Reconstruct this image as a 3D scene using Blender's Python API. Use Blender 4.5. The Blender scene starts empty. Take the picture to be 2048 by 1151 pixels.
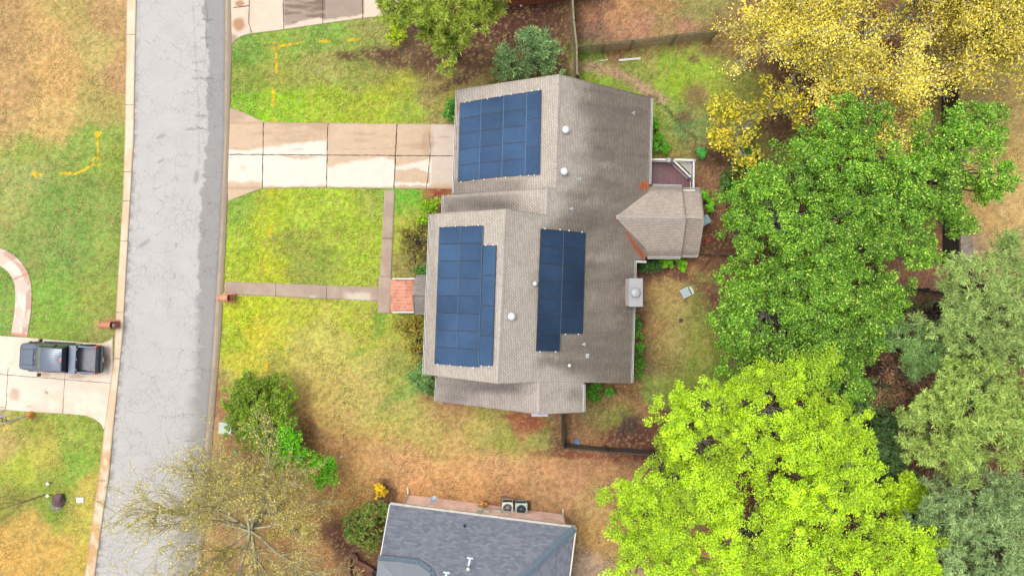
import bpy, bmesh, math, random
import numpy as np
from mathutils import Vector, Matrix
R = math.radians
# ---------------------------------------------------------------- camera numbers
# picture coordinates below are those of the 2048 x 1151 photograph; the camera hangs
# CAM_H metres above the ground and looks straight down
CAM_H = 48.8
FPX = 1365.33
CX, CY = 1024.0, 575.5
C = bpy.context.scene.collection
KL = 1.38       # the same for leaves, which shade one another
K = 2.6          # how much brighter than its albedo a lit horizontal surface shows

def P(px, py, z=0.0):
    s = (CAM_H - z) / FPX
    return Vector(((px - CX) * s, (CY - py) * s, z))
def onplane(px, py, pl, off=0.0):
    a, b, c = pl
    a += off
    dx, dy = (px - CX) / FPX, (CY - py) / FPX
    g = b * dx + c * dy
    z = (a + g * CAM_H) / (1 + g)
    return P(px, py, z)
def lin(c):
    out = []
    for v in c:
        v = v / 255.0
        out.append(v / 12.92 if v <= 0.04045 else ((v + 0.055) / 1.055) ** 2.4)
    return np.array(out)
def alb(c, k=None):
    """albedo of a surface that shows as sRGB colour c in daylight"""
    return tuple(np.clip(lin(c) / (k or K), 0.0, 0.9))
def A4(c, k=None):
    return (*alb(c, k), 1.0)

# ---------------------------------------------------------------- value noise (numpy)
_rs = np.random.RandomState(7)
_tab = _rs.rand(256, 256)
def vnoise(x, y, seed=0):
    x = np.asarray(x, float) + seed * 17.37; y = np.asarray(y, float) + seed * 9.71
    xi = np.floor(x).astype(int); yi = np.floor(y).astype(int)
    fx = x - xi; fy = y - yi
    fx = fx * fx * (3 - 2 * fx); fy = fy * fy * (3 - 2 * fy)
    g = lambda i, j: _tab[i & 255, j & 255]
    return (g(xi, yi) * (1 - fx) + g(xi + 1, yi) * fx) * (1 - fy) + (g(xi, yi + 1) * (1 - fx) + g(xi + 1, yi + 1) * fx) * fy
def fbm(x, y, seed=0, oct=4):
    s = 0; a = 0.5; t = 0
    for i in range(oct):
        s = s + a * vnoise(x * 2 ** i, y * 2 ** i, seed + i * 3); t += a; a *= 0.55
    return s / t
def sstep(a, b, v):
    t = np.clip((v - a) / (b - a), 0, 1)
    return t * t * (3 - 2 * t)

# ---------------------------------------------------------------- object helpers
def tag(o, label=None, cat=None, group=None, kind=None):
    if label: o['label'] = label
    if cat: o['category'] = cat
    if group: o['group'] = group
    if kind: o['kind'] = kind
    return o
def empty(name, loc=(0, 0, 0), label=None, cat=None, group=None, rz=0):
    o = bpy.data.objects.new(name, None); C.objects.link(o)
    o.location = loc; o.rotation_euler = (0, 0, rz); o.empty_display_size = 0.2
    return tag(o, label, cat, group)
def link(name, me, mat, parent=None):
    o = bpy.data.objects.new(name, me); C.objects.link(o)
    if mat is not None:
        for m in (mat if isinstance(mat, (list, tuple)) else [mat]): me.materials.append(m)
    if parent is not None: o.parent = parent
    return o
def np_mesh(name, verts, quads, mat, parent=None, col=None, uv=None, smooth=False, origin=None):
    """fast mesh from arrays; quads (n,4) or (n,3); world coordinates, moved to the parent's space"""
    verts = np.asarray(verts, np.float32)
    off = None
    if parent is not None:
        off = parent.matrix_basis.inverted()
        p = parent.parent
        M = parent.matrix_basis.copy()
        while p is not None:
            M = p.matrix_basis @ M; p = p.parent
        Mi = np.array(M.inverted())
        verts = verts @ Mi[:3, :3].T.astype(np.float32) + Mi[:3, 3].astype(np.float32)
    quads = np.asarray(quads, np.int32)
    n, k = quads.shape
    me = bpy.data.meshes.new(name)
    me.vertices.add(len(verts)); me.vertices.foreach_set('co', verts.ravel())
    me.loops.add(n * k); me.loops.foreach_set('vertex_index', quads.ravel())
    me.polygons.add(n)
    me.polygons.foreach_set('loop_start', np.arange(0, n * k, k, dtype=np.int32))
    if smooth: me.polygons.foreach_set('use_smooth', np.ones(n, bool))
    if col is not None:
        a = me.color_attributes.new('Col', 'FLOAT_COLOR', 'POINT')
        c = np.ones((len(verts), 4), np.float32); c[:, :3] = col
        a.data.foreach_set('color', c.ravel())
    if uv is not None:
        u = me.uv_layers.new(name='UVMap')
        u.data.foreach_set('uv', np.asarray(uv, np.float32)[quads.ravel()].ravel())
    me.update(calc_edges=True); me.validate()
    return link(name, me, mat, parent)

class MB:
    """collects boxes, bars, tubes, prisms in world coordinates; build() links ONE mesh"""
    def __init__(self): self.v = []; self.f = []
    def poly(self, pts, faces):
        b = len(self.v); self.v += [tuple(p) for p in pts]; self.f += [tuple(b + i for i in f) for f in faces]; return self
    def box(self, c, s, rz=0.0, M=None):
        hx, hy, hz = s[0] / 2, s[1] / 2, s[2] / 2
        pts = [(x, y, z) for z in (-hz, hz) for x, y in ((-hx, -hy), (hx, -hy), (hx, hy), (-hx, hy))]
        ca, sa = math.cos(rz), math.sin(rz)
        q = [Vector((c[0] + x * ca - y * sa, c[1] + x * sa + y * ca, c[2] + z)) for x, y, z in pts]
        if M is not None: q = [M @ p for p in q]
        return self.poly(q, [(3, 2, 1, 0), (4, 5, 6, 7), (0, 1, 5, 4), (1, 2, 6, 5), (2, 3, 7, 6), (3, 0, 4, 7)])
    def bar(self, a, b, w, h, up=Vector((0, 0, 1))):
        a = Vector(a); b = Vector(b); d = (b - a).normalized()
        s = d.cross(up)
        if s.length < 1e-4: s = Vector((1, 0, 0))
        s.normalize(); u = s.cross(d).normalized()
        pts = [p + s * (w / 2) * i + u * (h / 2) * j for p in (a, b) for i, j in ((-1, -1), (1, -1), (1, 1), (-1, 1))]
        return self.poly(pts, [(3, 2, 1, 0), (4, 5, 6, 7), (0, 1, 5, 4), (1, 2, 6, 5), (2, 3, 7, 6), (3, 0, 4, 7)])
    def tube(self, pts, rad, n=8, cap=True):
        pts = [Vector(p) for p in pts]
        if not isinstance(rad, (list, tuple)): rad = [rad] * len(pts)
        b = len(self.v)
        for i, p in enumerate(pts):
            d = (pts[min(i + 1, len(pts) - 1)] - pts[max(i - 1, 0)]).normalized()
            s = d.cross(Vector((0, 0, 1)))
            if s.length < 1e-3: s = Vector((1, 0, 0))
            s.normalize(); u = s.cross(d).normalized()
            for k in range(n):
                t = 2 * math.pi * k / n
                self.v.append(tuple(p + (s * math.cos(t) + u * math.sin(t)) * rad[i]))
        for i in range(len(pts) - 1):
            for k in range(n):
                k2 = (k + 1) % n
                self.f.append((b + i * n + k, b + i * n + k2, b + (i + 1) * n + k2, b + (i + 1) * n + k))
        if cap:
            self.f.append(tuple(b + k for k in range(n))[::-1])
            self.f.append(tuple(b + (len(pts) - 1) * n + k for k in range(n)))
        return self
    def lathe(self, c, prof, n=20, M=None):
        b = len(self.v)
        for r, z in prof:
            for k in range(n):
                t = 2 * math.pi * k / n
                p = Vector((c[0] + r * math.cos(t), c[1] + r * math.sin(t), c[2] + z))
                self.v.append(tuple(M @ p if M is not None else p))
        for i in range(len(prof) - 1):
            for k in range(n):
                k2 = (k + 1) % n
                self.f.append((b + i * n + k, b + i * n + k2, b + (i + 1) * n + k2, b + (i + 1) * n + k))
        self.f.append(tuple(b + k for k in range(n))[::-1])
        self.f.append(tuple(b + (len(prof) - 1) * n + k for k in range(n)))
        return self
    def prism(self, pts, z0, z1):
        """pts: plan outline (Vectors or xy), counter-clockwise; flat top and bottom"""
        n = len(pts); b = len(self.v)
        for z in (z0, z1): self.v += [(p[0], p[1], z) for p in pts]
        self.f.append(tuple(b + i for i in range(n))[::-1]); self.f.append(tuple(b + n + i for i in range(n)))
        for i in range(n):
            j = (i + 1) % n; self.f.append((b + i, b + j, b + n + j, b + n + i))
        return self
    def slab(self, pts, th):
        """pts: 3D outline of a sloping sheet; given a thickness downward"""
        n = len(pts); b = len(self.v)
        self.v += [tuple(p) for p in pts] + [(p[0], p[1], p[2] - th) for p in pts]
        self.f.append(tuple(b + i for i in range(n))); self.f.append(tuple(b + n + i for i in range(n))[::-1])
        for i in range(n):
            j = (i + 1) % n; self.f.append((b + i, b + n + i, b + n + j, b + j))
        return self
    def build(self, name, mat, parent=None, bevel=0.0, smooth=False, seg=2):
        me = bpy.data.meshes.new(name)
        Mi = Matrix.Identity(4)
        if parent is not None:
            M = parent.matrix_basis.copy(); p = parent.parent
            while p is not None: M = p.matrix_basis @ M; p = p.parent
            Mi = M.inverted()
        me.from_pydata([tuple(Mi @ Vector(p)) for p in self.v], [], self.f)
        bm = bmesh.new(); bm.from_mesh(me)
        bmesh.ops.recalc_face_normals(bm, faces=bm.faces)
        if bevel > 0:
            ed = [e for e in bm.edges if len(e.link_faces) == 2 and e.calc_face_angle(0) > 0.6]
            bmesh.ops.bevel(bm, geom=ed, offset=bevel, segments=seg, affect='EDGES', profile=0.5)
        bm.to_mesh(me); bm.free()
        if smooth:
            for p in me.polygons: p.use_smooth = True
        me.update()
        return link(name, me, mat, parent)

# ---------------------------------------------------------------- materials
def nodes(name):
    m = bpy.data.materials.new(name); m.use_nodes = True
    nt = m.node_tree; b = nt.nodes['Principled BSDF']
    return m, nt, b
def N(nt, t, **kw):
    n = nt.nodes.new(t)
    for k, v in kw.items():
        if k.startswith('i_'): n.inputs[k[2:].replace('_', ' ')].default_value = v
        else: setattr(n, k, v)
    return n
def noise_fac(nt, scale, detail=3, rough=0.6, coord='Object', stretch=None, lo=0.3, hi=0.7, tlo=0.0, thi=1.0):
    tc = N(nt, 'ShaderNodeTexCoord')
    src = tc.outputs[coord]
    if stretch:
        mp = N(nt, 'ShaderNodeMapping'); mp.inputs['Scale'].default_value = stretch
        nt.links.new(src, mp.inputs['Vector']); src = mp.outputs['Vector']
    n = N(nt, 'ShaderNodeTexNoise'); n.inputs['Scale'].default_value = scale
    n.inputs['Detail'].default_value = detail; n.inputs['Roughness'].default_value = rough
    nt.links.new(src, n.inputs['Vector'])
    r = N(nt, 'ShaderNodeMapRange'); r.inputs['From Min'].default_value = lo; r.inputs['From Max'].default_value = hi
    r.inputs['To Min'].default_value = tlo; r.inputs['To Max'].default_value = thi
    nt.links.new(n.outputs['Fac'], r.inputs['Value'])
    return r.outputs['Result']
def mixc(nt, fac, a, b, mode='MIX'):
    m = N(nt, 'ShaderNodeMix', data_type='RGBA', blend_type=mode)
    for s, v in ((m.inputs['Factor'], fac), (m.inputs[6], a), (m.inputs[7], b)):
        if isinstance(v, (int, float)): s.default_value = v
        elif isinstance(v, (tuple, list, np.ndarray)): s.default_value = (*tuple(v)[:3], 1.0)
        else: nt.links.new(v, s)
    return m.outputs[2]
def mat_plain(name, rgb, rough=0.6, metal=0.0, var=0.12, scale=6.0, spec=None, bump=0.0, k=None):
    """plain surface with mottled procedural tone"""
    m, nt, b = nodes(name)
    c = alb(rgb, k)
    f = noise_fac(nt, scale, 4)
    col = mixc(nt, f, tuple(x * (1 - var) for x in c), tuple(min(x * (1 + var), 0.9) for x in c))
    nt.links.new(col, b.inputs['Base Color'])
    b.inputs['Roughness'].default_value = rough; b.inputs['Metallic'].default_value = metal
    if spec is not None: b.inputs['Specular IOR Level'].default_value = spec
    if bump:
        bp = N(nt, 'ShaderNodeBump'); bp.inputs['Strength'].default_value = bump; bp.inputs['Distance'].default_value = 0.02
        nt.links.new(noise_fac(nt, scale * 6, 3), bp.inputs['Height']); nt.links.new(bp.outputs['Normal'], b.inputs['Normal'])
    return m
def mat_attr(name, rough=0.9, layers=(), spec=0.2, bump=None):
    """base colour from the mesh's own colour attribute, broken up by noise layers
    layers: (scale, detail, lo factor, hi factor[, stretch])"""
    m, nt, b = nodes(name)
    at = N(nt, 'ShaderNodeAttribute', attribute_name='Col')
    col = at.outputs['Color']
    for L in layers:
        sc, de, a, c = L[:4]
        st = L[4] if len(L) > 4 else None
        f = noise_fac(nt, sc, de, 0.65, 'Object', st, 0.32, 0.68)
        k = mixc(nt, f, a if isinstance(a, tuple) else (a, a, a), c if isinstance(c, tuple) else (c, c, c))
        col = mixc(nt, 1.0, col, k, 'MULTIPLY')
    nt.links.new(col, b.inputs['Base Color'])
    b.inputs['Roughness'].default_value = rough; b.inputs['Specular IOR Level'].default_value = spec
    if bump:
        bp = N(nt, 'ShaderNodeBump'); bp.inputs['Strength'].default_value = bump[1]; bp.inputs['Distance'].default_value = bump[2]
        nt.links.new(noise_fac(nt, bump[0], 4), bp.inputs['Height']); nt.links.new(bp.outputs['Normal'], b.inputs['Normal'])
    return m
def mat_leaf(name, trans=0.35, rough=0.6):
    m, nt, b = nodes(name)
    at = N(nt, 'ShaderNodeAttribute', attribute_name='Col')
    nt.nodes.remove(b)
    out = [n for n in nt.nodes if n.type == 'OUTPUT_MATERIAL'][0]
    d = N(nt, 'ShaderNodeBsdfDiffuse'); t = N(nt, 'ShaderNodeBsdfTranslucent')
    g = N(nt, 'ShaderNodeBsdfGlossy'); g.inputs['Roughness'].default_value = rough
    g.inputs['Color'].default_value = (0.6, 0.6, 0.6, 1)
    mx = N(nt, 'ShaderNodeMixShader'); mx.inputs[0].default_value = trans
    m2 = N(nt, 'ShaderNodeMixShader'); m2.inputs[0].default_value = 0.03
    nt.links.new(at.outputs['Color'], d.inputs['Color']); nt.links.new(at.outputs['Color'], t.inputs['Color'])
    nt.links.new(d.outputs[0], mx.inputs[1]); nt.links.new(t.outputs[0], mx.inputs[2])
    nt.links.new(mx.outputs[0], m2.inputs[1]); nt.links.new(g.outputs[0], m2.inputs[2])
    nt.links.new(m2.outputs[0], out.inputs['Surface'])
    return m
def mat_brick(name, c1, c2, mortar, bw=0.21, bh=0.075, coord='UV', msize=0.012, rough=0.85, off=0.5, var=0.25, useattr=False, rot=0.0, vscale=1.2, k=None):
    """courses of bricks or shingles; UV in metres"""
    m, nt, b = nodes(name)
    tc = N(nt, 'ShaderNodeTexCoord')
    mp = N(nt, 'ShaderNodeMapping'); mp.inputs['Rotation'].default_value = (0, 0, rot)
    nt.links.new(tc.outputs[coord], mp.inputs['Vector'])
    br = N(nt, 'ShaderNodeTexBrick'); br.offset = off
    nt.links.new(mp.outputs['Vector'], br.inputs['Vector'])
    br.inputs['Color1'].default_value = A4(c1, k); br.inputs['Color2'].default_value = A4(c2, k); br.inputs['Mortar'].default_value = A4(mortar, k)
    br.inputs['Scale'].default_value = 1.0; br.inputs['Brick Width'].default_value = bw; br.inputs['Row Height'].default_value = bh
    br.inputs['Mortar Size'].default_value = msize; br.inputs['Mortar Smooth'].default_value = 0.3
    col = br.outputs['Color']
    f = noise_fac(nt, vscale, 5, 0.6, 'Object')
    col = mixc(nt, 1.0, col, mixc(nt, f, (1 - var,) * 3, (1 + var * 0.6,) * 3), 'MULTIPLY')
    if useattr:
        at = N(nt, 'ShaderNodeAttribute', attribute_name='Col')
        col = mixc(nt, 1.0, col, at.outputs['Color'], 'MULTIPLY')
    nt.links.new(col, b.inputs['Base Color']); b.inputs['Roughness'].default_value = rough
    b.inputs['Specular IOR Level'].default_value = 0.2
    return m

# ---------------------------------------------------------------- world, sun, camera
scene = bpy.context.scene
w = bpy.data.worlds.new('World'); scene.world = w; w.use_nodes = True
nt = w.node_tree
bg = nt.nodes['Background']
SUN_EL, SUN_AZ = R(70), R(-62)       # azimuth from +Y, clockwise: the sun stands over the left (street) side
sky = nt.nodes.new('ShaderNodeTexSky'); sky.sky_type = 'NISHITA'; sky.sun_disc = False
sky.sun_elevation = SUN_EL; sky.sun_rotation = SUN_AZ
sky.air_density = 1.0; sky.dust_density = 4.0; sky.ozone_density = 1.0
hs = nt.nodes.new('ShaderNodeHueSaturation'); hs.inputs['Saturation'].default_value = 0.25   # thin white overcast
nt.links.new(sky.outputs[0], hs.inputs['Color']); nt.links.new(hs.outputs[0], bg.inputs['Color'])
bg.inputs['Strength'].default_value = 0.15
sd = bpy.data.lights.new('sun', 'SUN'); sd.energy = 0.7; sd.angle = R(22); sd.color = (1.0, 0.95, 0.88)
so = bpy.data.objects.new('sun', sd); C.objects.link(so)
sv = Vector((math.sin(SUN_AZ) * math.cos(SUN_EL), math.cos(SUN_AZ) * math.cos(SUN_EL), math.sin(SUN_EL)))
so.rotation_euler = (-sv).to_track_quat('-Z', 'Y').to_euler(); so.location = sv * 60
scene.view_settings.view_transform = 'Standard'; scene.view_settings.look = 'None'
scene.view_settings.exposure = 1.53; scene.view_settings.gamma = 1.0
cd = bpy.data.cameras.new('camera'); cam = bpy.data.objects.new('camera', cd); C.objects.link(cam)
cam.location = (0, 0, CAM_H); cam.rotation_euler = (0, 0, 0)
cd.sensor_width = 36.0; cd.lens = 36.0 * FPX / 2048.0; cd.clip_end = 3000; cd.clip_start = 0.5
scene.camera = cam
# ================================================================ GROUND
GP = """30,60,162,130,80;30,180,172,138,86;20,240,166,138,84;100,60,196,158,92;190,100,166,160,84;120,150,198,158,88;200,200,150,150,72;90,240,192,165,92
220,40,172,138,88;235,150,165,130,85;140,20,160,150,75;60,300,130,165,65;190,300,112,160,62;100,400,98,152,62;200,400,112,155,65;30,400,140,165,85;150,500,100,155,65;210,520,118,160,65;80,470,112,155,70
15,600,100,160,62;120,600,105,172,58;190,600,130,165,65;130,650,110,165,55;220,668,130,148,75;60,345,140,170,90;180,370,105,150,60;225,330,120,160,55
60,860,145,168,62;150,860,135,175,62;40,930,155,188,55;150,930,112,172,52;180,880,128,170,55;30,1000,140,162,65;120,1020,120,165,50;160,1050,168,172,50;60,1060,188,158,65;30,1110,202,158,62;110,1110,195,158,62
150,1130,185,168,50;185,985,170,168,50;10,880,175,165,80;90,900,165,180,50;100,960,130,165,55
480,100,92,160,58;480,160,112,158,52;480,210,112,188,32;560,90,112,165,52;560,150,135,160,62;560,210,130,200,25;640,70,102,165,58;650,130,142,160,78;650,190,142,190,35;720,90,120,160,62;730,150,125,150,62
740,60,130,150,75;740,200,152,190,35;800,170,150,175,42;820,220,140,188,50;880,160,142,135,62;860,190,122,125,58;930,100,98,68,58;1020,40,92,62,54;1090,60,98,68,58;1120,100,112,92,62;950,150,130,125,62
1010,155,110,118,58;820,60,100,72,62;860,120,112,82,68;830,95,125,110,80;780,120,130,130,75;900,215,140,160,55;890,238,130,130,60;930,60,95,65,55;1050,20,90,60,52
1180,30,150,108,84;1250,30,182,138,98;1170,70,125,96,86;1260,70,175,132,106;1330,50,160,140,92;1380,30,140,150,80;1340,15,165,132,88;1200,50,135,105,90;1370,60,180,135,110;1300,60,175,130,105
1170,110,105,150,55;1240,100,152,120,86;1300,110,150,140,72;1340,130,120,175,42;1400,130,132,190,42;1280,140,115,150,55;1350,170,132,185,32;1200,158,110,165,42
1400,220,112,132,62;1340,220,112,160,62;1370,250,92,150,80;1420,180,140,180,50;1330,280,120,150,62;1310,240,120,158,52;1320,300,112,150,48;1390,270,102,140,72;1400,300,120,115,72;1440,320,122,88,72
1350,310,150,140,82;1420,370,142,106,80;1440,430,132,92,72;1460,260,150,158,62;1430,90,130,110,70;1450,200,135,160,56;1470,150,130,150,60;1490,230,120,135,60
1500,100,135,105,78;1600,60,125,90,72;1600,160,118,84,66;1700,100,120,85,70;1560,250,105,80,60;1700,250,110,80,62;1840,60,165,118,88;1880,130,160,120,88;1800,150,140,105,80
1990,120,168,162,82;2020,200,190,166,106;1980,330,190,166,102;2020,400,190,162,98;1960,430,186,156,98;2010,470,178,152,102;1930,470,172,150,120;1890,540,176,132,108;1840,560,168,122,102;1880,480,172,128,102
1830,620,88,56,46;1870,660,84,52,46;2020,30,150,180,62;1900,260,150,150,72;1940,200,165,152,85;1700,600,80,60,45;1780,700,90,60,50;1850,640,80,50,42;1960,640,85,60,45;1600,500,95,70,55;1600,700,90,65,50
1300,580,160,138,80;1340,620,150,150,72;1400,560,130,152,66;1440,540,140,112,82;1420,520,122,86,72;1380,530,172,122,92;1300,548,118,84,70;1400,605,136,150,72;1430,590,125,92,75;1350,680,142,146,72
1400,680,130,150,62;1300,700,128,116,74;1330,730,140,132,76;1390,740,112,150,52;1340,770,122,156,58;1300,790,112,150,62;1250,790,145,112,78;1200,790,130,112,72;1190,830,142,132,82;1230,820,122,146,62
1280,815,152,118,86;1150,850,146,112,86;1160,880,162,112,78;1200,880,140,102,76;1250,870,98,65,60;1300,850,112,75,65;1130,880,112,84,66;1220,780,150,112,84;1270,700,110,90,60;1275,640,90,80,50;1420,480,118,84,66;1440,500,110,80,66
1230,890,120,80,65;1430,640,120,140,60;1290,620,165,125,90;1340,590,165,140,80;1320,660,170,135,90
480,420,112,176,50;520,450,160,196,32;600,430,150,200,42;700,420,150,196,42;740,480,150,196,42;600,500,135,168,52;650,520,120,162,48;480,520,150,196,32;540,540,165,196,28;600,545,125,158,52;700,540,150,192,46
810,400,92,186,42;820,450,145,175,50;850,500,112,102,62;830,530,120,130,56;880,385,142,78,52;560,400,155,195,35;660,470,145,185,48;470,480,140,190,40;640,410,150,200,45;740,400,140,180,60
480,620,172,208,24;540,610,172,204,36;470,680,150,196,32;520,670,202,212,14;480,740,182,202,24;600,620,172,200,48;620,660,176,192,66;700,620,160,190,52;600,700,176,182,70;560,720,168,184,50;680,700,166,182,66;720,640,165,190,56
760,640,146,180,52;740,680,165,185,52;750,720,160,170,72;790,740,138,165,66;700,760,180,176,80;640,760,188,182,76;750,800,168,168,76;800,780,142,164,66;640,830,192,166,78;610,800,186,150,76;700,840,188,165,82
780,840,152,166,62;850,840,170,160,76;615,860,140,98,64;900,830,160,132,72;980,830,142,150,62;1050,850,155,95,64;1010,870,142,165,66;950,860,165,165,72;1080,870,130,150,72;760,870,190,170,72
640,900,172,116,66;700,890,172,126,72;680,940,192,142,78;760,900,188,140,94;820,930,216,156,102;900,900,190,160,86;900,950,206,150,92;1000,930,206,150,102;1090,920,190,136,92;1180,920,170,112,82
1150,960,196,150,112;1220,950,182,132,86;820,980,216,150,92;950,980,212,150,92;1000,1000,165,110,72;1100,1000,172,128,86;1180,1000,172,140,82;1190,1080,184,142,72;1170,1120,172,152,132;720,980,188,142,72
690,1000,176,126,66;690,1070,110,76,66;720,1120,110,70,56;640,1000,182,142,76;600,1100,186,130,82;560,950,165,150,82;500,900,172,142,92;450,900,168,132,86;440,950,162,150,82;640,1120,182,130,82
650,720,178,186,72;700,800,176,178,76;640,790,188,176,78;740,830,168,178,72;600,760,176,176,70;820,820,150,168,66;560,690,182,204,50;1480,320,110,118,62;1520,280,116,118,62;440,800,170,130,96;450,760,152,162,62;500,1100,180,140,90;740,940,200,150,85;860,860,165,160,70;560,830,160,130,70;1060,820,140,80,60;900,790,145,110,65;1110,1020,160,115,80;770,990,120,85,70"""
gp = np.array([[float(v) for v in t.split(',')] for t in GP.replace('\n', ';').split(';')])
for t in gp:                       # the photograph's lawns are a touch duller and yellower than the first reading
    if t[3] > t[2] * 1.12: t[2:5] = t[2:5] * .78 + np.array([182, 180, 100]) * .22
    elif t[2] > t[4] * 1.9: t[2:5] = t[2:5] * .66 + np.array([222, 192, 146]) * .34
gcol = np.array([alb(t[2:5]) for t in gp])
def blend(px, py, pts, cols, sig=26.0):
    """smoothly weighted colour of the nearest control points"""
    n = len(px); out = np.empty((n, 3))
    for s in range(0, n, 20000):
        x = px[s:s + 20000, None]; y = py[s:s + 20000, None]
        d2 = (x - pts[None, :, 0]) ** 2 + (y - pts[None, :, 1]) ** 2
        dm = d2.min(1, keepdims=True)
        wgt = np.exp(-(d2 - dm) / (2 * sig * sig)) / (d2 + 60.0)
        wgt /= wgt.sum(1, keepdims=True)
        out[s:s + 20000] = wgt @ cols
    return out
def spot(px, py, cx, cy, rx, ry, rot=0.0, soft=0.35):
    c, s = math.cos(R(rot)), math.sin(R(rot))
    u = ((px - cx) * c + (py - cy) * s) / rx; v = (-(px - cx) * s + (py - cy) * c) / ry
    d = np.sqrt(u * u + v * v)
    return 1 - sstep(1 - soft, 1 + soft, d)
def near_line(px, py, pts):
    d = np.full(len(px), 1e9)
    for (x0, y0), (x1, y1) in zip(pts[:-1], pts[1:]):
        L2 = (x1 - x0) ** 2 + (y1 - y0) ** 2
        t = np.clip(((px - x0) * (x1 - x0) + (py - y0) * (y1 - y0)) / L2, 0, 1)
        d = np.minimum(d, np.hypot(px - x0 - t * (x1 - x0), py - y0 - t * (y1 - y0)))
    return d
def tint(col, m, rgb):
    c = np.array(alb(rgb)); m = m[:, None]
    return col * (1 - m) + c * m

fx0, fx1, fy0, fy1 = P(-60, 0).x, P(2108, 0).x, P(0, 1200).y, P(0, -50).y
gx = np.concatenate([[-700, -400, -200, -120], np.arange(-90, fx0 - .5, 1.3), np.arange(fx0, fx1, 0.105), np.arange(fx1 + .6, 90, 1.3), [120, 200, 400, 700]])
gy = np.concatenate([[-700, -400, -200, -100], np.arange(-70, fy0 - .5, 1.3), np.arange(fy0, fy1, 0.105), np.arange(fy1 + .6, 70, 1.3), [100, 200, 400, 700]])
X, Y = np.meshgrid(gx, gy)
x = X.ravel(); y = Y.ravel()
def fold(v, lo, hi):
    m = (v - lo) % (2 * (hi - lo)); return lo + np.minimum(m, 2 * (hi - lo) - m)
px = fold(x * FPX / CAM_H + CX, -40, 2090); py = fold(CY - y * FPX / CAM_H, -40, 1190)
wx = px + 34 * (fbm(x * 0.55, y * 0.55, 1) - 0.5) + 26 * (fbm(x * 2.1, y * 2.1, 5) - 0.5)
wy = py + 34 * (fbm(x * 0.55, y * 0.55, 11) - 0.5) + 26 * (fbm(x * 2.1, y * 2.1, 15) - 0.5)
col = blend(wx, wy, gp, gcol)
rx = px + 14 * (fbm(x * 2.5, y * 2.5, 31) - 0.5) + 12 * (fbm(x * 7, y * 7, 33) - 0.5)
ry = py + 14 * (fbm(x * 2.5, y * 2.5, 41) - 0.5) + 12 * (fbm(x * 7, y * 7, 43) - 0.5)
grain = fbm(x * 6.0, y * 6.0, 51, 3); g2 = fbm(x * 1.6, y * 1.6, 61, 4)
# bare mulch drift in the upper lawn and the brown beds
for a in ((700, 112, 34, 9, 8), (740, 105, 40, 10, -5), (780, 118, 50, 16, 5), (850, 130, 60, 22, 10), (900, 172, 40, 9, -22), (940, 150, 50, 12, -25)):
    m = spot(rx, ry, *a, soft=.6) * sstep(0.36, 0.52, grain * 0.6 + g2 * 0.4)
    col = tint(col, m * 0.95, (96, 68, 58))
for a, c in (((900, 90, 60, 30), (88, 60, 52)), ((1040, 45, 90, 38), (92, 62, 54)), ((960, 120, 60, 25), (88, 60, 52)), ((1120, 130, 14, 40), (110, 85, 70)),
             ((760, 1020, 22, 24), (98, 66, 62)), ((690, 1075, 26, 36), (100, 66, 62)), ((1392, 190, 26, 22), (140, 108, 82)), ((1370, 235, 16, 12), (110, 78, 66)),
             ((1385, 118, 12, 9), (112, 78, 66)), ((1435, 320, 40, 24), (118, 82, 68)), ((1430, 385, 44, 40), (145, 108, 82)), ((1260, 865, 30, 22), (96, 62, 58)),
             ((1060, 848, 36, 16), (158, 84, 62)), ((880, 384, 22, 12), (142, 74, 50)), ((1020, 832, 20, 7), (160, 86, 64)), ((1275, 600, 22, 42), (128, 92, 78)),
             ((1320, 540, 40, 12), (124, 86, 74)), ((862, 795, 14, 10), (150, 78, 58)), ((1120, 905, 60, 7), (120, 72, 56)), ((1200, 913, 80, 6), (130, 74, 56)),
             ((615, 870, 16, 50), (128, 86, 58)), ((446, 800, 12, 50), (160, 122, 92)), ((455, 890, 18, 40), (160, 120, 84)), ((1225, 780, 50, 6), (120, 84, 64))):
    m = spot(rx, ry, *a, soft=0.5); col = tint(col, m * (0.45 + 0.5 * sstep(0.4, 0.6, grain)), c)
# worn dirt path behind the house and its washed-out line
d = near_line(rx, ry, [(1148, 132), (1185, 133), (1220, 143), (1262, 160), (1300, 182), (1325, 200)])
col = tint(col, (1 - sstep(5, 14, d)) * 0.85, (184, 152, 128))
d = near_line(rx, ry, [(1300, 190), (1340, 225), (1380, 270), (1430, 320), (1460, 350)])
col = tint(col, (1 - sstep(1.5, 4.5, d)) * 0.7, (70, 78, 40))
d = near_line(rx, ry, [(1330, 545), (1390, 560), (1420, 590), (1450, 625)])
col = tint(col, (1 - sstep(5, 12, d)) * 0.7, (128, 84, 76))
d = near_line(rx, ry, [(1270, 560), (1310, 545), (1350, 548), (1380, 560)])
col = tint(col, (1 - sstep(4, 10, d)) * 0.6, (132, 90, 80))
# green swathe under the bushes on the lower lawn
for a in ((800, 790, 60, 12, -32), (760, 640, 12, 50, 15), (720, 700, 18, 6, -20)):
    col = tint(col, spot(rx, ry, *a) * 0.5, (88, 158, 58))
# concrete path beyond the far fence
m = spot(rx, ry, 1925, 505, 22, 46); col = tint(col, m, (158, 148, 140))
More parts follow.
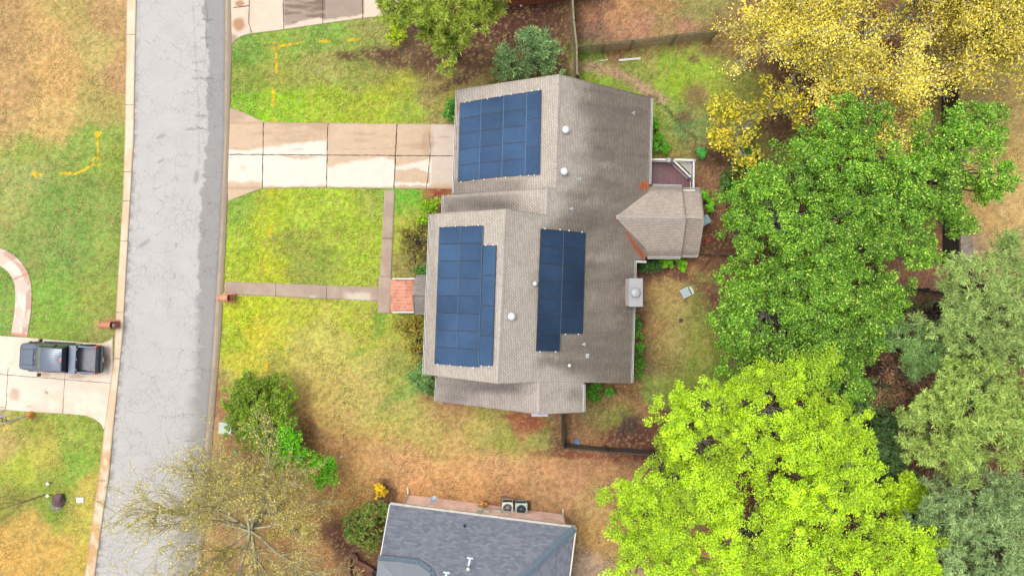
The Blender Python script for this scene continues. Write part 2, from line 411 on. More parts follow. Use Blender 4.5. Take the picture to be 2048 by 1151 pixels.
# utility locate paint sprayed on the grass
def spray(pts, wd, rgb=(226, 196, 24), brk=0.45, st=0.95):
    global col
    d = near_line(px + 3 * (grain - 0.5), py + 3 * (g2 - 0.5), pts)
    br = sstep(brk - 0.08, brk + 0.08, fbm(x * 3.1, y * 1.3, 77, 2))
    col = tint(col, (1 - sstep(wd, wd + 2.0, d)) * br * st, rgb)
spray([(195, 262), (196, 318)], 1.2, brk=0.3)
spray([(185, 330), (165, 341), (150, 347)], 1.2, brk=0.2); spray([(142, 346), (120, 346)], 1.2, brk=0.1); spray([(85, 349), (66, 348), (72, 344), (66, 348), (73, 353)], 1.0, brk=0.1)
spray([(190, 266), (196, 274), (201, 266)], 1.2, brk=0.2)
spray([(547, 66), (548, 90), (553, 110), (552, 160), (546, 190), (546, 242)], 1.6, brk=0.42)
spray([(560, 92), (610, 84)], 1.0, brk=0.3); spray([(640, 84), (660, 83)], 1, brk=0.2); spray([(696, 81), (720, 78)], 1, brk=0.2)
spray([(543, 376), (540, 440), (538, 470)], 2.2, brk=0.5); spray([(531, 515), (532, 540)], 1.5, brk=0.3); spray([(530, 660), (532, 690)], 1.4, brk=0.3); spray([(531, 725), (534, 738)], 2.2, brk=0.2)
for cx, cy, r in ((193, 323, 8), (551, 93, 7)):
    d = np.abs(np.hypot(px - cx, py - cy) - r); col = tint(col, (1 - sstep(0.8, 2.2, d)) * 0.8, (222, 190, 24))
# speckle of blades, thatch and small weeds
gy_ = (col[:, 1] > col[:, 0] * 1.05)[:, None]; col = np.where(gy_, col * np.array([1.08, 0.98, 1.1]), col)
col *= (0.66 + 0.68 * np.clip((grain - 0.2) / 0.6, 0, 1))[:, None]
warm = sstep(0.62, 0.70, fbm(x * 4.3, y * 4.3, 91, 3))[:, None] * 0.22
col = col * (1 - warm) + np.array(alb((190, 150, 96))) * warm
# thatch patches between dead leaves
lit = sstep(0.60, 0.74, fbm(x * 8.7, y * 8.7, 97, 2)) * 0.5
inl = ((px > 440) & (px < 860)).astype(float)
col = tint(col, lit * inl * 0.75, (92, 88, 44))
lit2 = sstep(0.66, 0.76, fbm(x * 9.1, y * 9.1, 107, 2)); col = tint(col, lit2 * 0.5, (206, 178, 120))
nx, ny = len(gx), len(gy)
idx = np.arange(nx * ny).reshape(ny, nx)
q = np.stack([idx[:-1, :-1], idx[:-1, 1:], idx[1:, 1:], idx[1:, :-1]], -1).reshape(-1, 4)
M_ground = mat_attr('ground_cover', 0.95, [(11.0, 5, 0.66, 1.44), (30.0, 3, 0.50, 1.66), (0.35, 3, 0.99, 1.14), (3.0, 5, (1.12, 0.92, 0.90), (0.95, 1.07, 1.05)), (1.1, 4, 0.90, 1.10)], spec=0.1, bump=(30, 0.5, 0.05))
nt = M_ground.node_tree; b = nt.nodes['Principled BSDF']; src = b.inputs['Base Color'].links[0].from_socket
for sc, lo, hi, ms, mlo, mhi, rgb, st in ((10.0, .55, .60, .45, .42, .62, (92, 84, 52), .75), (15.0, .60, .64, .8, .40, .6, (196, 168, 112), .55), (17.0, .61, .66, .6, .48, .62, (70, 82, 34), .7)):
    f = noise_fac(nt, sc, 2, .5, 'Object', None, lo, hi); m = noise_fac(nt, ms, 3, .6, 'Object', None, mlo, mhi)
    mu = N(nt, 'ShaderNodeMath', operation='MULTIPLY'); nt.links.new(f, mu.inputs[0]); nt.links.new(m, mu.inputs[1])
    m2 = N(nt, 'ShaderNodeMath', operation='MULTIPLY'); nt.links.new(mu.outputs[0], m2.inputs[0]); m2.inputs[1].default_value = st
    src = mixc(nt, m2.outputs[0], src, alb(rgb))
nt.links.new(src, b.inputs['Base Color'])
tag(np_mesh('ground', np.stack([x, y, np.zeros_like(x)], -1), q, M_ground, col=col), kind='structure')

# ================================================================ PAVED SURFACES
def strip(name, axis, a, b, lo, hi, z, mat, paint, res=0.11, thick=0.0, joints=(), jcol=(84, 70, 56)):
    """sheet between two boundary curves given in picture coordinates.
    axis 'y': lo/hi are (y, x) lists; axis 'x': (x, y) lists"""
    n = max(2, int(abs(b - a) / (res * FPX / CAM_H)))
    t = np.linspace(a, b, n)
    l = np.interp(t, [p[0] for p in lo], [p[1] for p in lo]); h = np.interp(t, [p[0] for p in hi], [p[1] for p in hi])
    m = max(2, int(np.max(h - l) / (res * FPX / CAM_H)))
    s = np.linspace(0, 1, m)
    U = np.repeat(t[:, None], m, 1); V = l[:, None] * (1 - s) + h[:, None] * s
    qx, qy = (V, U) if axis == 'y' else (U, V)
    qx = qx.ravel(); qy = qy.ravel()
    vx = (qx - CX) * CAM_H / FPX; vy = (CY - qy) * CAM_H / FPX
    c = paint(qx, qy, vx, vy)
    vs = np.stack([vx, vy, np.full_like(vx, z)], -1)
    I = np.arange(n * m).reshape(n, m)
    q = np.stack([I[:-1, :-1], I[:-1, 1:], I[1:, 1:], I[1:, :-1]], -1).reshape(-1, 4)
    if thick > 0:            # skirt down to the ground along the border
        ring = np.concatenate([I[0, :], I[1:, -1], I[-1, -2::-1], I[-2:0:-1, 0]])
        b0 = len(vs); low = vs[ring].copy(); low[:, 2] -= thick
        vs = np.concatenate([vs, low]); c = np.concatenate([c, c[ring] * 0.8])
        k = len(ring); j = np.arange(k); j2 = (j + 1) % k
        q = np.concatenate([q, np.stack([ring[j], b0 + j, b0 + j2, ring[j2]], -1)])
    for (x0, y0), (x1, y1), wd in joints:
        dx, dy = x1 - x0, y1 - y0; L = math.hypot(dx, dy); k = max(2, int(L / 6))
        tt = np.linspace(0, 1, k); nxx, nyy = -dy / L, dx / L
        jit = (np.random.RandomState(int(x0 + y0)).rand(k) - 0.5) * 0.9; ww = wd * (0.6 + 0.7 * np.random.RandomState(int(x1 * 3)).rand(k))
        A = np.stack([x0 + dx * tt + nxx * (jit - ww / 2), y0 + dy * tt + nyy * (jit - ww / 2)], -1)
        B = np.stack([x0 + dx * tt + nxx * (jit + ww / 2), y0 + dy * tt + nyy * (jit + ww / 2)], -1)
        Q = np.concatenate([A, B]); b0 = len(vs)
        vv = np.stack([(Q[:, 0] - CX) * CAM_H / FPX, (CY - Q[:, 1]) * CAM_H / FPX, np.full(2 * k, z + 0.004)], -1)
        vs = np.concatenate([vs, vv]); c = np.concatenate([c, np.tile(alb(jcol), (2 * k, 1)) * (0.7 + 0.6 * np.random.RandomState(k).rand(2 * k))[:, None]])
        i = np.arange(k - 1); q = np.concatenate([q, np.stack([b0 + i, b0 + i + 1, b0 + k + i + 1, b0 + k + i], -1)])
    o = np_mesh(name, vs, q, mat, col=c)
    return tag(o, kind='structure')
M_conc = mat_attr('concrete_paving', 0.85, [(1.6, 5, 0.93, 1.05), (16, 4, 0.93, 1.06)], spec=0.25)
# --- asphalt with cracks
def mat_asphalt():
    m, nt, b = nodes('old_asphalt')
    at = N(nt, 'ShaderNodeAttribute', attribute_name='Col'); col = at.outputs['Color']
    tc = N(nt, 'ShaderNodeTexCoord')
    wn = N(nt, 'ShaderNodeTexNoise'); wn.inputs['Scale'].default_value = 1.7; wn.inputs['Detail'].default_value = 4
    nt.links.new(tc.outputs['Object'], wn.inputs['Vector'])
    wv = N(nt, 'ShaderNodeVectorMath', operation='MULTIPLY_ADD'); wv.inputs[1].default_value = (1.3, 1.3, 0)
    nt.links.new(wn.outputs['Color'], wv.inputs[0]); nt.links.new(tc.outputs['Object'], wv.inputs[2])
    for sc, wd, dark, lo, hi, ms in ((0.6, 0.020, 0.90, 0.36, 0.56, 0.5), (1.5, 0.045, 1.02, 0.42, 0.58, 0.3), (3.4, 0.09, 1.08, 0.48, 0.62, 0.3)):
        v = N(nt, 'ShaderNodeTexVoronoi', feature='DISTANCE_TO_EDGE', voronoi_dimensions='2D'); v.inputs['Scale'].default_value = sc
        nt.links.new(wv.outputs[0], v.inputs['Vector'])
        r = N(nt, 'ShaderNodeMapRange'); r.inputs['From Min'].default_value = 0.0; r.inputs['From Max'].default_value = wd
        r.inputs['To Min'].default_value = 1.0; r.inputs['To Max'].default_value = 0.0
        nt.links.new(v.outputs['Distance'], r.inputs['Value'])
        mk = noise_fac(nt, ms, 3, 0.6, 'Object', None, lo, hi)
        mu = N(nt, 'ShaderNodeMath', operation='MULTIPLY'); nt.links.new(r.outputs['Result'], mu.inputs[0]); nt.links.new(mk, mu.inputs[1])
        col = mixc(nt, mu.outputs[0], col, mixc(nt, 1.0, col, (dark * 0.72,) * 3, 'MULTIPLY'))
    for sc, de, a, c in ((0.8, 4, 0.95, 1.04), (14, 4, 0.90, 1.09), (36, 3, 0.82, 1.15)):
        f = noise_fac(nt, sc, de, 0.65); col = mixc(nt, 1.0, col, mixc(nt, f, (a,) * 3, (c,) * 3), 'MULTIPLY')
    nt.links.new(col, b.inputs['Base Color']); b.inputs['Roughness'].default_value = 0.9; b.inputs['Specular IOR Level'].default_value = 0.2
    return m
LI = [(-120, 276), (0, 273), (150, 270), (280, 268), (400, 261), (580, 251), (655, 247), (720, 241), (860, 227), (950, 219), (1020, 208), (1151, 190), (1270, 172)]
LO = [(-120, 257), (0, 254), (150, 252), (280, 250), (400, 246), (580, 235), (655, 231), (720, 228), (860, 209), (950, 198), (1020, 188), (1151, 170), (1270, 152)]
RI = [(-120, 452), (0, 451), (280, 449), (400, 444), (480, 440), (580, 434), (660, 429), (760, 422), (860, 413), (950, 405), (1151, 388), (1270, 377)]
RO = [(-120, 462), (0, 462), (100, 464), (220, 460), (400, 455), (500, 451), (580, 447), (660, 443), (760, 435), (860, 427), (950, 420), (1151, 403), (1270, 392)]
def paint_road(qx, qy, vx, vy):
    c = np.tile(alb((206, 202, 197)), (len(qx), 1))
    xb = np.interp(qy, [0, 80, 280, 400, 560, 650, 750, 860, 1151], [407, 414, 414, 401, 398, 396, 388, 380, 350])
    xb = xb + 9 * (fbm(vx * 0 + 3, vy * 1.6, 3) - 0.5) * 2 + 7 * (fbm(vx * 2, vy * 6, 5, 2) - 0.5)
    sft = np.interp(qy, [0, 560, 700, 1151], [2.5, 3, 14, 30])
    m = sstep(-1, 1, (qx - xb) / sft); c = tint(c, m, (168, 165, 162))
    xi = np.interp(qy, [p[0] for p in LI], [p[1] for p in LI]); xr = np.interp(qy, [p[0] for p in RI], [p[1] for p in RI])
    e = (1 - sstep(2, 9 + 5 * fbm(vx, vy * 3, 8), qx - xi)) * sstep(0.35, 0.6, fbm(vx * 2, vy * 4, 9)) * np.interp(qy, [0, 250, 500, 900], [0.2, 0.6, 0.75, 0.8])
    c = tint(c, e, (150, 146, 142)); c = tint(c, 1 - sstep(0, 7, xr - qx), (152, 148, 142))
    # old trench seam and dark smudges
    xs = np.interp(qy, [0, 100, 200, 300], [386, 391, 397, 398]); s = (1 - sstep(1, 3, np.abs(qx - xs))) * (qy < 330) * (0.4 + 0.6 * (fbm(vx, vy * 3, 21) > 0.45))
    c = tint(c, s * 0.5, (176, 174, 174))
    for a in ((322, 322, 8, 3, -25), (322, 273, 10, 3, -20), (288, 487, 14, 4, -35), (404, 232, 14, 3, 3), (393, 353, 5, 14, 10), (385, 258, 16, 2, -8), (352, 490, 2, 5, 0), (330, 102, 2, 2, 0)):
        c = tint(c, spot(qx, qy, *a) * 0.7, (160, 158, 158))
    # thin long cracks
    for pts in ([(410, 0), (416, 30), (412, 60), (414, 100)], [(392, 252), (418, 262)], [(405, 40), (428, 38)], [(403, 76), (424, 76)], [(385, 125), (412, 122)], [(385, 157), (425, 156)]):
        d = near_line(qx + 4 * (fbm(vx * 4, vy * 4, 3) - 0.5), qy + 4 * (fbm(vx * 4, vy * 4, 7) - 0.5), pts); c = tint(c, (1 - sstep(0.4, 1.8, d)) * 0.6, (120, 118, 118))
    return c
strip('road', 'y', -120, 1270, LI, RI, 0.004, mat_asphalt(), paint_road, res=0.085)
def paint_curbL(qx, qy, vx, vy):
    c = np.tile(alb((246, 226, 196)), (len(qx), 1))
    s = sstep(0.45, 0.62, fbm(vx * 1.5, vy * 0.5, 5)); c = tint(c, s * 0.45, (222, 178, 132))
    xo = np.interp(qy, [p[0] for p in LO], [p[1] for p in LO])
    c = tint(c, (1 - sstep(0, 3, qx - xo)) * 0.7, (170, 142, 90))
    r = sstep(850, 930, qy) * sstep(0.35, 0.6, fbm(vx * 3, vy * 2, 8)); c = tint(c, r * 0.7, (212, 160, 88))
    return c
def paint_curbR(qx, qy, vx, vy):
    c = np.tile(alb((186, 168, 144)), (len(qx), 1))
    xo = np.interp(qy, [p[0] for p in RO], [p[1] for p in RO]); xi = np.interp(qy, [p[0] for p in RI], [p[1] for p in RI])
    t = (qx - xi) / (xo - xi)
    c = tint(c, (1 - sstep(0, 0.12, np.abs(t - 0.62))) * 0.8, (122, 104, 82)); c = tint(c, sstep(0.85, 1, t) * 0.6, (206, 180, 130))
    return tint(c, sstep(0.45, 0.6, fbm(vx, vy * 0.8, 15)) * 0.5, (164, 148, 130))
jl = []
for yy in (70, 210, 344, 402, 482, 624, 716, 960):
    a = np.interp(yy, [p[0] for p in LO], [p[1] for p in LO]); b = np.interp(yy, [p[0] for p in LI], [p[1] for p in LI]); jl.append(((a, yy), (b, yy), 1.2))
strip('curb', 'y', -120, 1270, LO, LI, 0.06, M_conc, paint_curbL, thick=0.06, joints=jl, jcol=(150, 120, 90))
strip('curb', 'y', -120, 1270, RI, RO, 0.05, M_conc, paint_curbR, thick=0.05)

WET, DRY = (222, 194, 162), (248, 234, 216)
def paint_drive(qx, qy, vx, vy):
    c = np.tile(alb(WET), (len(qx), 1))
    wx = qx + 10 * (fbm(vx * 1.6, vy * 1.6, 3) - 0.5) + 5 * (fbm(vx * 5, vy * 5, 4) - 0.5); wy = qy + 9 * (fbm(vx * 1.6, vy * 1.6, 13) - 0.5) + 5 * (fbm(vx * 5, vy * 5, 14) - 0.5)
    # dried pale patches
    top = np.interp(wx, [455, 500, 527, 570, 620, 652, 654, 655, 700, 790, 791, 830, 860, 862, 905], [300, 304, 296, 290, 285, 279, 279, 312, 318, 312, 330, 328, 316, 246, 246])
    bot = np.interp(wx, [455, 524, 526, 652, 654, 788, 790, 830, 860, 905], [362, 363, 374, 371, 373, 378, 371, 373, 368, 368])
    d = sstep(-4, 4, wy - top) * sstep(-3, 3, bot - wy)
    low = ((qx > 655) & (qx < 790)); crest = np.interp(wx, [655, 700, 740, 760, 790], [334, 324, 318, 314, 322]); d = np.where(low, sstep(-4, 4, wy - crest) * sstep(-3, 3, bot - wy), d)
    l2 = ((qx > 790) & (qx < 860)); d = np.where(l2, np.maximum(sstep(-1, 1, wy - np.interp(wx, [790, 860], [334, 318])) * sstep(-1, 1, np.interp(wx, [790, 830, 860], [340, 336, 344]) - wy), sstep(-1, 1, wy - 366) * sstep(-1, 1, 372 - wy)), d)
    r2 = qx > 862; c = tint(c, d * np.where(r2, 0.0, 1.0), DRY); c = tint(c, d * r2, (226, 208, 190))
    c = tint(c, spot(wx, wy, 600, 314, 34, 4) * 0.7, (205, 172, 135)); c = tint(c, spot(wx, wy, 487, 336, 6, 5) * 0.5, (226, 196, 160))
    c = tint(c, spot(wx, wy, 640, 262, 26, 20) * 0.35, (196, 164, 130)); c = tint(c, spot(wx, wy, 855, 285, 12, 26) * 0.5, (188, 156, 128)); c = tint(c, spot(wx, wy, 470, 228, 22, 14) * 0.6, (186, 160, 140))
    e = np.minimum(np.abs(qy - 246), np.abs(qy - 376)); c = tint(c, (1 - sstep(0, 5, e)) * 0.5, (180, 150, 120))
    st = sstep(0.5, 0.68, fbm(vx * 0.7, vy * 3.5, 23)) * (qy < 300) * 0.45; c = tint(c, st, (196, 162, 128))
    return c
top = [(455, 213), (462, 216), (490, 226), (527, 244), (912, 249), (1000, 250)]
bot = [(455, 403), (463, 400), (500, 385), (524, 377), (600, 375), (905, 378), (1000, 379)]
strip('driveway', 'x', 456, 925, top, bot, 0.035, M_conc, paint_drive, thick=0.035, res=0.09,
      joints=[((457, 309), (915, 312), 1.6), ((527, 245), (525, 376), 1.6), ((656, 246), (653, 375), 1.8), ((794, 248), (788, 376), 2.2), ((861, 306), (853, 377), 1.5), ((858, 262), (862, 306), 0.8)])
def paint_d0(qx, qy, vx, vy):
    c = np.tile(alb((238, 216, 192)), (len(qx), 1))
    wx = qx + 8 * (fbm(vx * 2, vy * 2, 3) - 0.5); wy = qy + 8 * (fbm(vx * 2, vy * 2, 6) - 0.5)
    m = sstep(566, 570, qx) * (1 - sstep(728, 730, qx)) * sstep(0, 5, np.interp(wx, [566, 640, 648, 725], [55, 38, 44, 32]) - wy)
    c = tint(c, m, (176, 156, 140)); c = tint(c, m * sstep(0.45, 0.6, fbm(vx * 0.5, vy * 4, 9)) * (qx < 650), (140, 118, 102))
    for a in ((478, 50, 12, 14), (480, 8, 10, 8)): c = tint(c, spot(wx, wy, *a), (196, 150, 116))
    c = tint(c, spot(wx, wy, 466, 80, 10, 12) * 0.8, (176, 150, 130)); c = tint(c, spot(wx, wy, 500, 40, 10, 40) * 0.3, (212, 188, 168))
    return c
strip('driveway', 'x', 462, 830, [(462, -120), (830, -120)], [(462, 92), (470, 82), (482, 73), (500, 68), (565, 60), (645, 48), (725, 37), (770, 32), (830, 26)], 0.035, M_conc, paint_d0, thick=0.035,
      joints=[((499, -60), (499, 10), 2), ((499, 10), (498, 45), 1.4), ((498, 45), (503, 66), 1.6), ((467, 16), (499, 12), 1.6), ((565, -60), (568, 60), 1.4), ((644, -60), (646, 48), 1.2), ((723, -60), (726, 37), 2.0)])
def paint_d2(qx, qy, vx, vy):
    c = np.tile(alb((249, 232, 210)), (len(qx), 1))
    wx = qx + 8 * (fbm(vx * 2, vy * 2, 3) - 0.5); wy = qy + 8 * (fbm(vx * 2, vy * 2, 6) - 0.5)
    c = tint(c, sstep(0.45, 0.7, fbm(vx * 0.8, vy * 0.8, 9)) * 0.4, (236, 206, 176))
    for a, k in (((30, 788, 10, 12), 0.5), ((215, 722, 8, 14), 0.55), ((90, 748, 12, 5), 0.5), ((155, 752, 16, 5), 0.5), ((94, 783, 4, 2), 0.9), ((60, 812, 6, 3), 0.4)):
        c = tint(c, spot(wx, wy, *a) * k, (190, 140, 104))
    return c
strip('driveway', 'x', -120, 226, [(-120, 664), (0, 671), (60, 675), (140, 682), (190, 686), (205, 686), (220, 680), (230, 672), (236, 662)],
      [(-120, 812), (0, 818), (60, 823), (140, 827), (175, 831), (190, 837), (203, 847), (209, 860), (236, 866)], 0.036, M_conc, paint_d2, thick=0.036,
      joints=[((-60, 743), (228, 766), 1.3), ((17, 735), (12, 818), 1.3), ((131, 744), (126, 826), 1.3), ((134, 682), (131, 744), 1.0), ((128, 700), (128, 744), 1.0), ((231, 670), (240, 676), 1.0), ((226, 717), (240, 718), 1)], jcol=(150, 130, 108))
def paint_walk(qx, qy, vx, vy):
    c = np.tile(alb((184, 162, 142)), (len(qx), 1))
    c = tint(c, sstep(0.4, 0.65, fbm(vx * 1.2, vy * 1.2, 9)) * 0.5, (206, 184, 160))
    w = qy + 6 * (fbm(vx * 2, vy * 2, 2) - 0.5); c = tint(c, sstep(680, 700, qx) * (1 - sstep(738, 745, qx)) * sstep(582, 588, w) * 0.9, (226, 212, 192))
    c = tint(c, sstep(615, 625, qx) * (1 - sstep(622, 640, qx)) * sstep(588, 594, w) * 0.8, (232, 222, 200))
    return c
strip('walkway', 'x', 450, 758, [(450, 562), (758, 574)], [(450, 588), (758, 602)], 0.03, M_conc, paint_walk, thick=0.03, joints=[((552, 565), (552, 592), 1.2), ((653, 569), (653, 597), 1.2)])
strip('walkway', 'y', 380, 553, [(380, 769), (553, 760)], [(380, 790), (553, 783)], 0.03, M_conc, paint_walk, thick=0.03, joints=[((765, 476), (786, 477), 1.2)])
strip('landing', 'y', 553, 626, [(553, 758), (626, 756)], [(553, 784), (626, 781)], 0.09, M_conc, paint_walk, thick=0.09)
# curved walk of the house across the street, with brick soldier bands
arc = [(-130, 497), (-60, 500), (-10, 510), (10, 517), (27, 530), (39, 546), (46, 566), (47, 590), (46, 620), (41, 650), (38, 672)]
arcp = [P(a, b, 0.04) for a, b in arc]
vs = []; cc = []; qd = []
W = 0.58
pts = []
for i in range(len(arcp) - 1):
    n = max(2, int((arcp[i + 1] - arcp[i]).length / 0.12))
    for k in range(n): pts.append(arcp[i].lerp(arcp[i + 1], k / n))
pts.append(arcp[-1])
for _ in range(12): pts = [pts[0]] + [(pts[i - 1] + pts[i] * 2 + pts[i + 1]) / 4 for i in range(1, len(pts) - 1)] + [pts[-1]]
bands = [P(14, 514), P(45, 552), P(43, 610), P(39, 669)]
for i, p in enumerate(pts):
    d = (pts[min(i + 1, len(pts) - 1)] - pts[max(i - 1, 0)]).normalized(); s = Vector((-d.y, d.x, 0))
    isb = min((p - b).xy.length for b in bands) < 0.15
    for t in np.linspace(-W, W, 11):
        v = p + s * t; vs.append(v); f = float(fbm(v.x * 1.5, v.y * 1.5, 4))
        base = alb((222, 152, 128)) if isb else alb((240, 212, 192)) if f < 0.56 else alb((252, 236, 216))
        if t > 0.2 and f > 0.5 and not isb: base = alb((214, 176, 156))
        cc.append(base)
for i in range(len(pts) - 1):
    for k in range(10):
        a = i * 11 + k; qd.append((a, a + 1, a + 12, a + 11))
tag(np_mesh('walkway', [tuple(v) for v in vs], qd, M_conc, col=np.array(cc)), kind='structure')
# stained concrete pad beneath the two air conditioners and brick walk by the lower house
def paint_pad(qx, qy, vx, vy):
    c = np.tile(alb((132, 104, 82)), (len(qx), 1)); return tint(c, sstep(0.4, 0.6, fbm(vx * 2, vy * 2, 9)) * 0.5, (160, 124, 86))
strip('equipment_pad', 'x', 1002, 1062, [(1002, 990), (1062, 1000)], [(1002, 1028), (1062, 1036)], 0.05, M_conc, paint_pad, thick=0.05)
M_bwalk = mat_brick('brick_paving', (168, 96, 74), (120, 78, 66), (150, 124, 104), 0.22, 0.1, 'Object', 0.012, var=0.3, rot=R(80))
mb = MB(); mb.prism([P(702, 1200), P(812, 1260), P(812, 1151), P(752, 1132), P(722, 1118), P(704, 1130)][::1], 0.0, 0.05); tag(mb.build('brick_walk', M_bwalk), kind='structure')
# ================================================================ MAIN HOUSE
M_shing = mat_brick('weathered_shingle', (255, 255, 255), (224, 221, 218), (158, 152, 147), 0.21, 0.125, 'UV', 0.013, 0.9, var=0.10, useattr=True, vscale=0.9, k=1.0)
M_brick = mat_brick('red_brick', (176, 88, 66), (146, 70, 56), (178, 156, 140), 0.21, 0.075, 'UV', 0.010, var=0.2, k=2.2)
M_white = mat_plain('white_trim', (236, 234, 230), 0.5, var=0.04)
M_cream = mat_plain('cream_metal', (250, 244, 226), .5, var=.1)
M_whitem = mat_plain('white_metal', (240, 242, 242), 0.35, var=0.05)
M_greym = mat_plain('grey_metal', (176, 176, 176), 0.45, 0.3, var=0.08)
M_dark = mat_plain('dark_rubber', (40, 40, 42), 0.7)
M_glass = mat_plain('window_glass', (52, 64, 78), 0.08, spec=0.8, var=0.05)
M_needle = mat_attr('dead_needles', 0.95, [(12, 4, 0.6, 1.4)])

def plane_from(pa, pb, u):
    """plane rising along the horizontal unit direction u, through pa and pb"""
    s = (pb.z - pa.z) / (pb.xy - pa.xy).dot(u)
    b, c = s * u.x, s * u.y
    return (pa.z - b * pa.x - c * pa.y, b, c)
U1 = Vector((1, -0.037)).normalized()
eaveR = P(1266, 640, 3.3)
PR = None
def mkplane(p, slope, u): return (p.z - slope * (u.x * p.x + u.y * p.y), slope * u.x, slope * u.y)
PR = mkplane(eaveR, -0.60, U1)                       # the one rear slope shared by every ridge
rd1 = onplane(1115, 260, PR); ev1 = P(911, 284, 3.1); PL1 = plane_from(ev1, rd1, U1)
rdb = onplane(1094, 402, PR); evb = P(887, 408, 3.4); PLb = plane_from(evb, rdb, U1)
rd2 = onplane(1003, 592, PR); ev2 = P(855, 588, 4.9); PL2 = plane_from(ev2, rd2, U1)
rd3 = onplane(1078, 795, PR); ev3 = P(872, 777, 2.9); PL3 = plane_from(ev3, rd3, U1)

LIGHT, MID, DARKS = (205, 196, 183), (176, 163, 150), (143, 133, 121)
def roof_sheet(name, corners, pl, paint, mat, parent, udir, th=0.16, res=0.14, off=0.0, sk=(1, 1, 1, 1)):
    """corners: picture quad (a,b,c,d) with a->b across and a->d along; bilinear grid on the plane"""
    W = [onplane(x, y, pl, off) for x, y in corners]
    nu = max(2, int(max((W[1] - W[0]).length, (W[2] - W[3]).length) / res)); nv = max(2, int(max((W[3] - W[0]).length, (W[2] - W[1]).length) / res))
    s, t = np.meshgrid(np.linspace(0, 1, nu), np.linspace(0, 1, nv)); s = s.ravel()[:, None]; t = t.ravel()[:, None]
    A, B, Cc, D = [np.array(p) for p in W]
    V = A * (1 - s) * (1 - t) + B * s * (1 - t) + Cc * s * t + D * (1 - s) * t
    V[:, 2] = pl[0] + off + pl[1] * V[:, 0] + pl[2] * V[:, 1]
    qx = V[:, 0] * FPX / (CAM_H - V[:, 2]) + CX; qy = CY - V[:, 1] * FPX / (CAM_H - V[:, 2])
    c = paint(qx, qy, V[:, 0], V[:, 1]) * 1.3
    ux, uy = udir; sl = math.sqrt(1 + pl[1] ** 2 + pl[2] ** 2)
    up = V[:, 0] * ux + V[:, 1] * uy; al = -V[:, 0] * uy + V[:, 1] * ux
    uv = np.stack([al, up * sl], -1)
    I = np.arange(nu * nv).reshape(nv, nu)
    q = np.stack([I[:-1, :-1], I[:-1, 1:], I[1:, 1:], I[1:, :-1]], -1).reshape(-1, 4)
    # make the faces look up
    a, b_, c_ = V[q[0, 0]], V[q[0, 1]], V[q[0, 2]]
    if np.cross(b_ - a, c_ - b_)[2] < 0: q = q[:, ::-1]
    for on, e in zip(sk, (I[0, :], I[:, -1], I[-1, ::-1], I[::-1, 0])):
        if not on: continue
        k = len(e); b0 = len(V); low = V[e].copy(); low[:, 2] -= th
        V = np.concatenate([V, low]); c = np.concatenate([c, c[e]]); uv = np.concatenate([uv, uv[e]])
        j = np.arange(k - 1)
        q = np.concatenate([q, np.stack([e[j], b0 + j, b0 + j + 1, e[j + 1]], -1)])
    n0 = len(V); V = np.concatenate([V, [np.array([p.x, p.y, pl[0] + off + pl[1] * p.x + pl[2] * p.y - th]) for p in W]])
    c = np.concatenate([c, np.tile(c[:1], (4, 1))]); uv = np.concatenate([uv, np.zeros((4, 2))])
    q = np.concatenate([q, [[n0 + 3, n0 + 2, n0 + 1, n0]]])
    return np_mesh(name, V, q, mat, parent, col=c, uv=uv)
def fleck(vx, vy, s=1.0):
    return 0.5 * fbm(vx * 1.3 * s, vy * 1.3 * s, 71) + 0.5 * fbm(vx * 7 * s, vy * 4 * s, 73, 3)
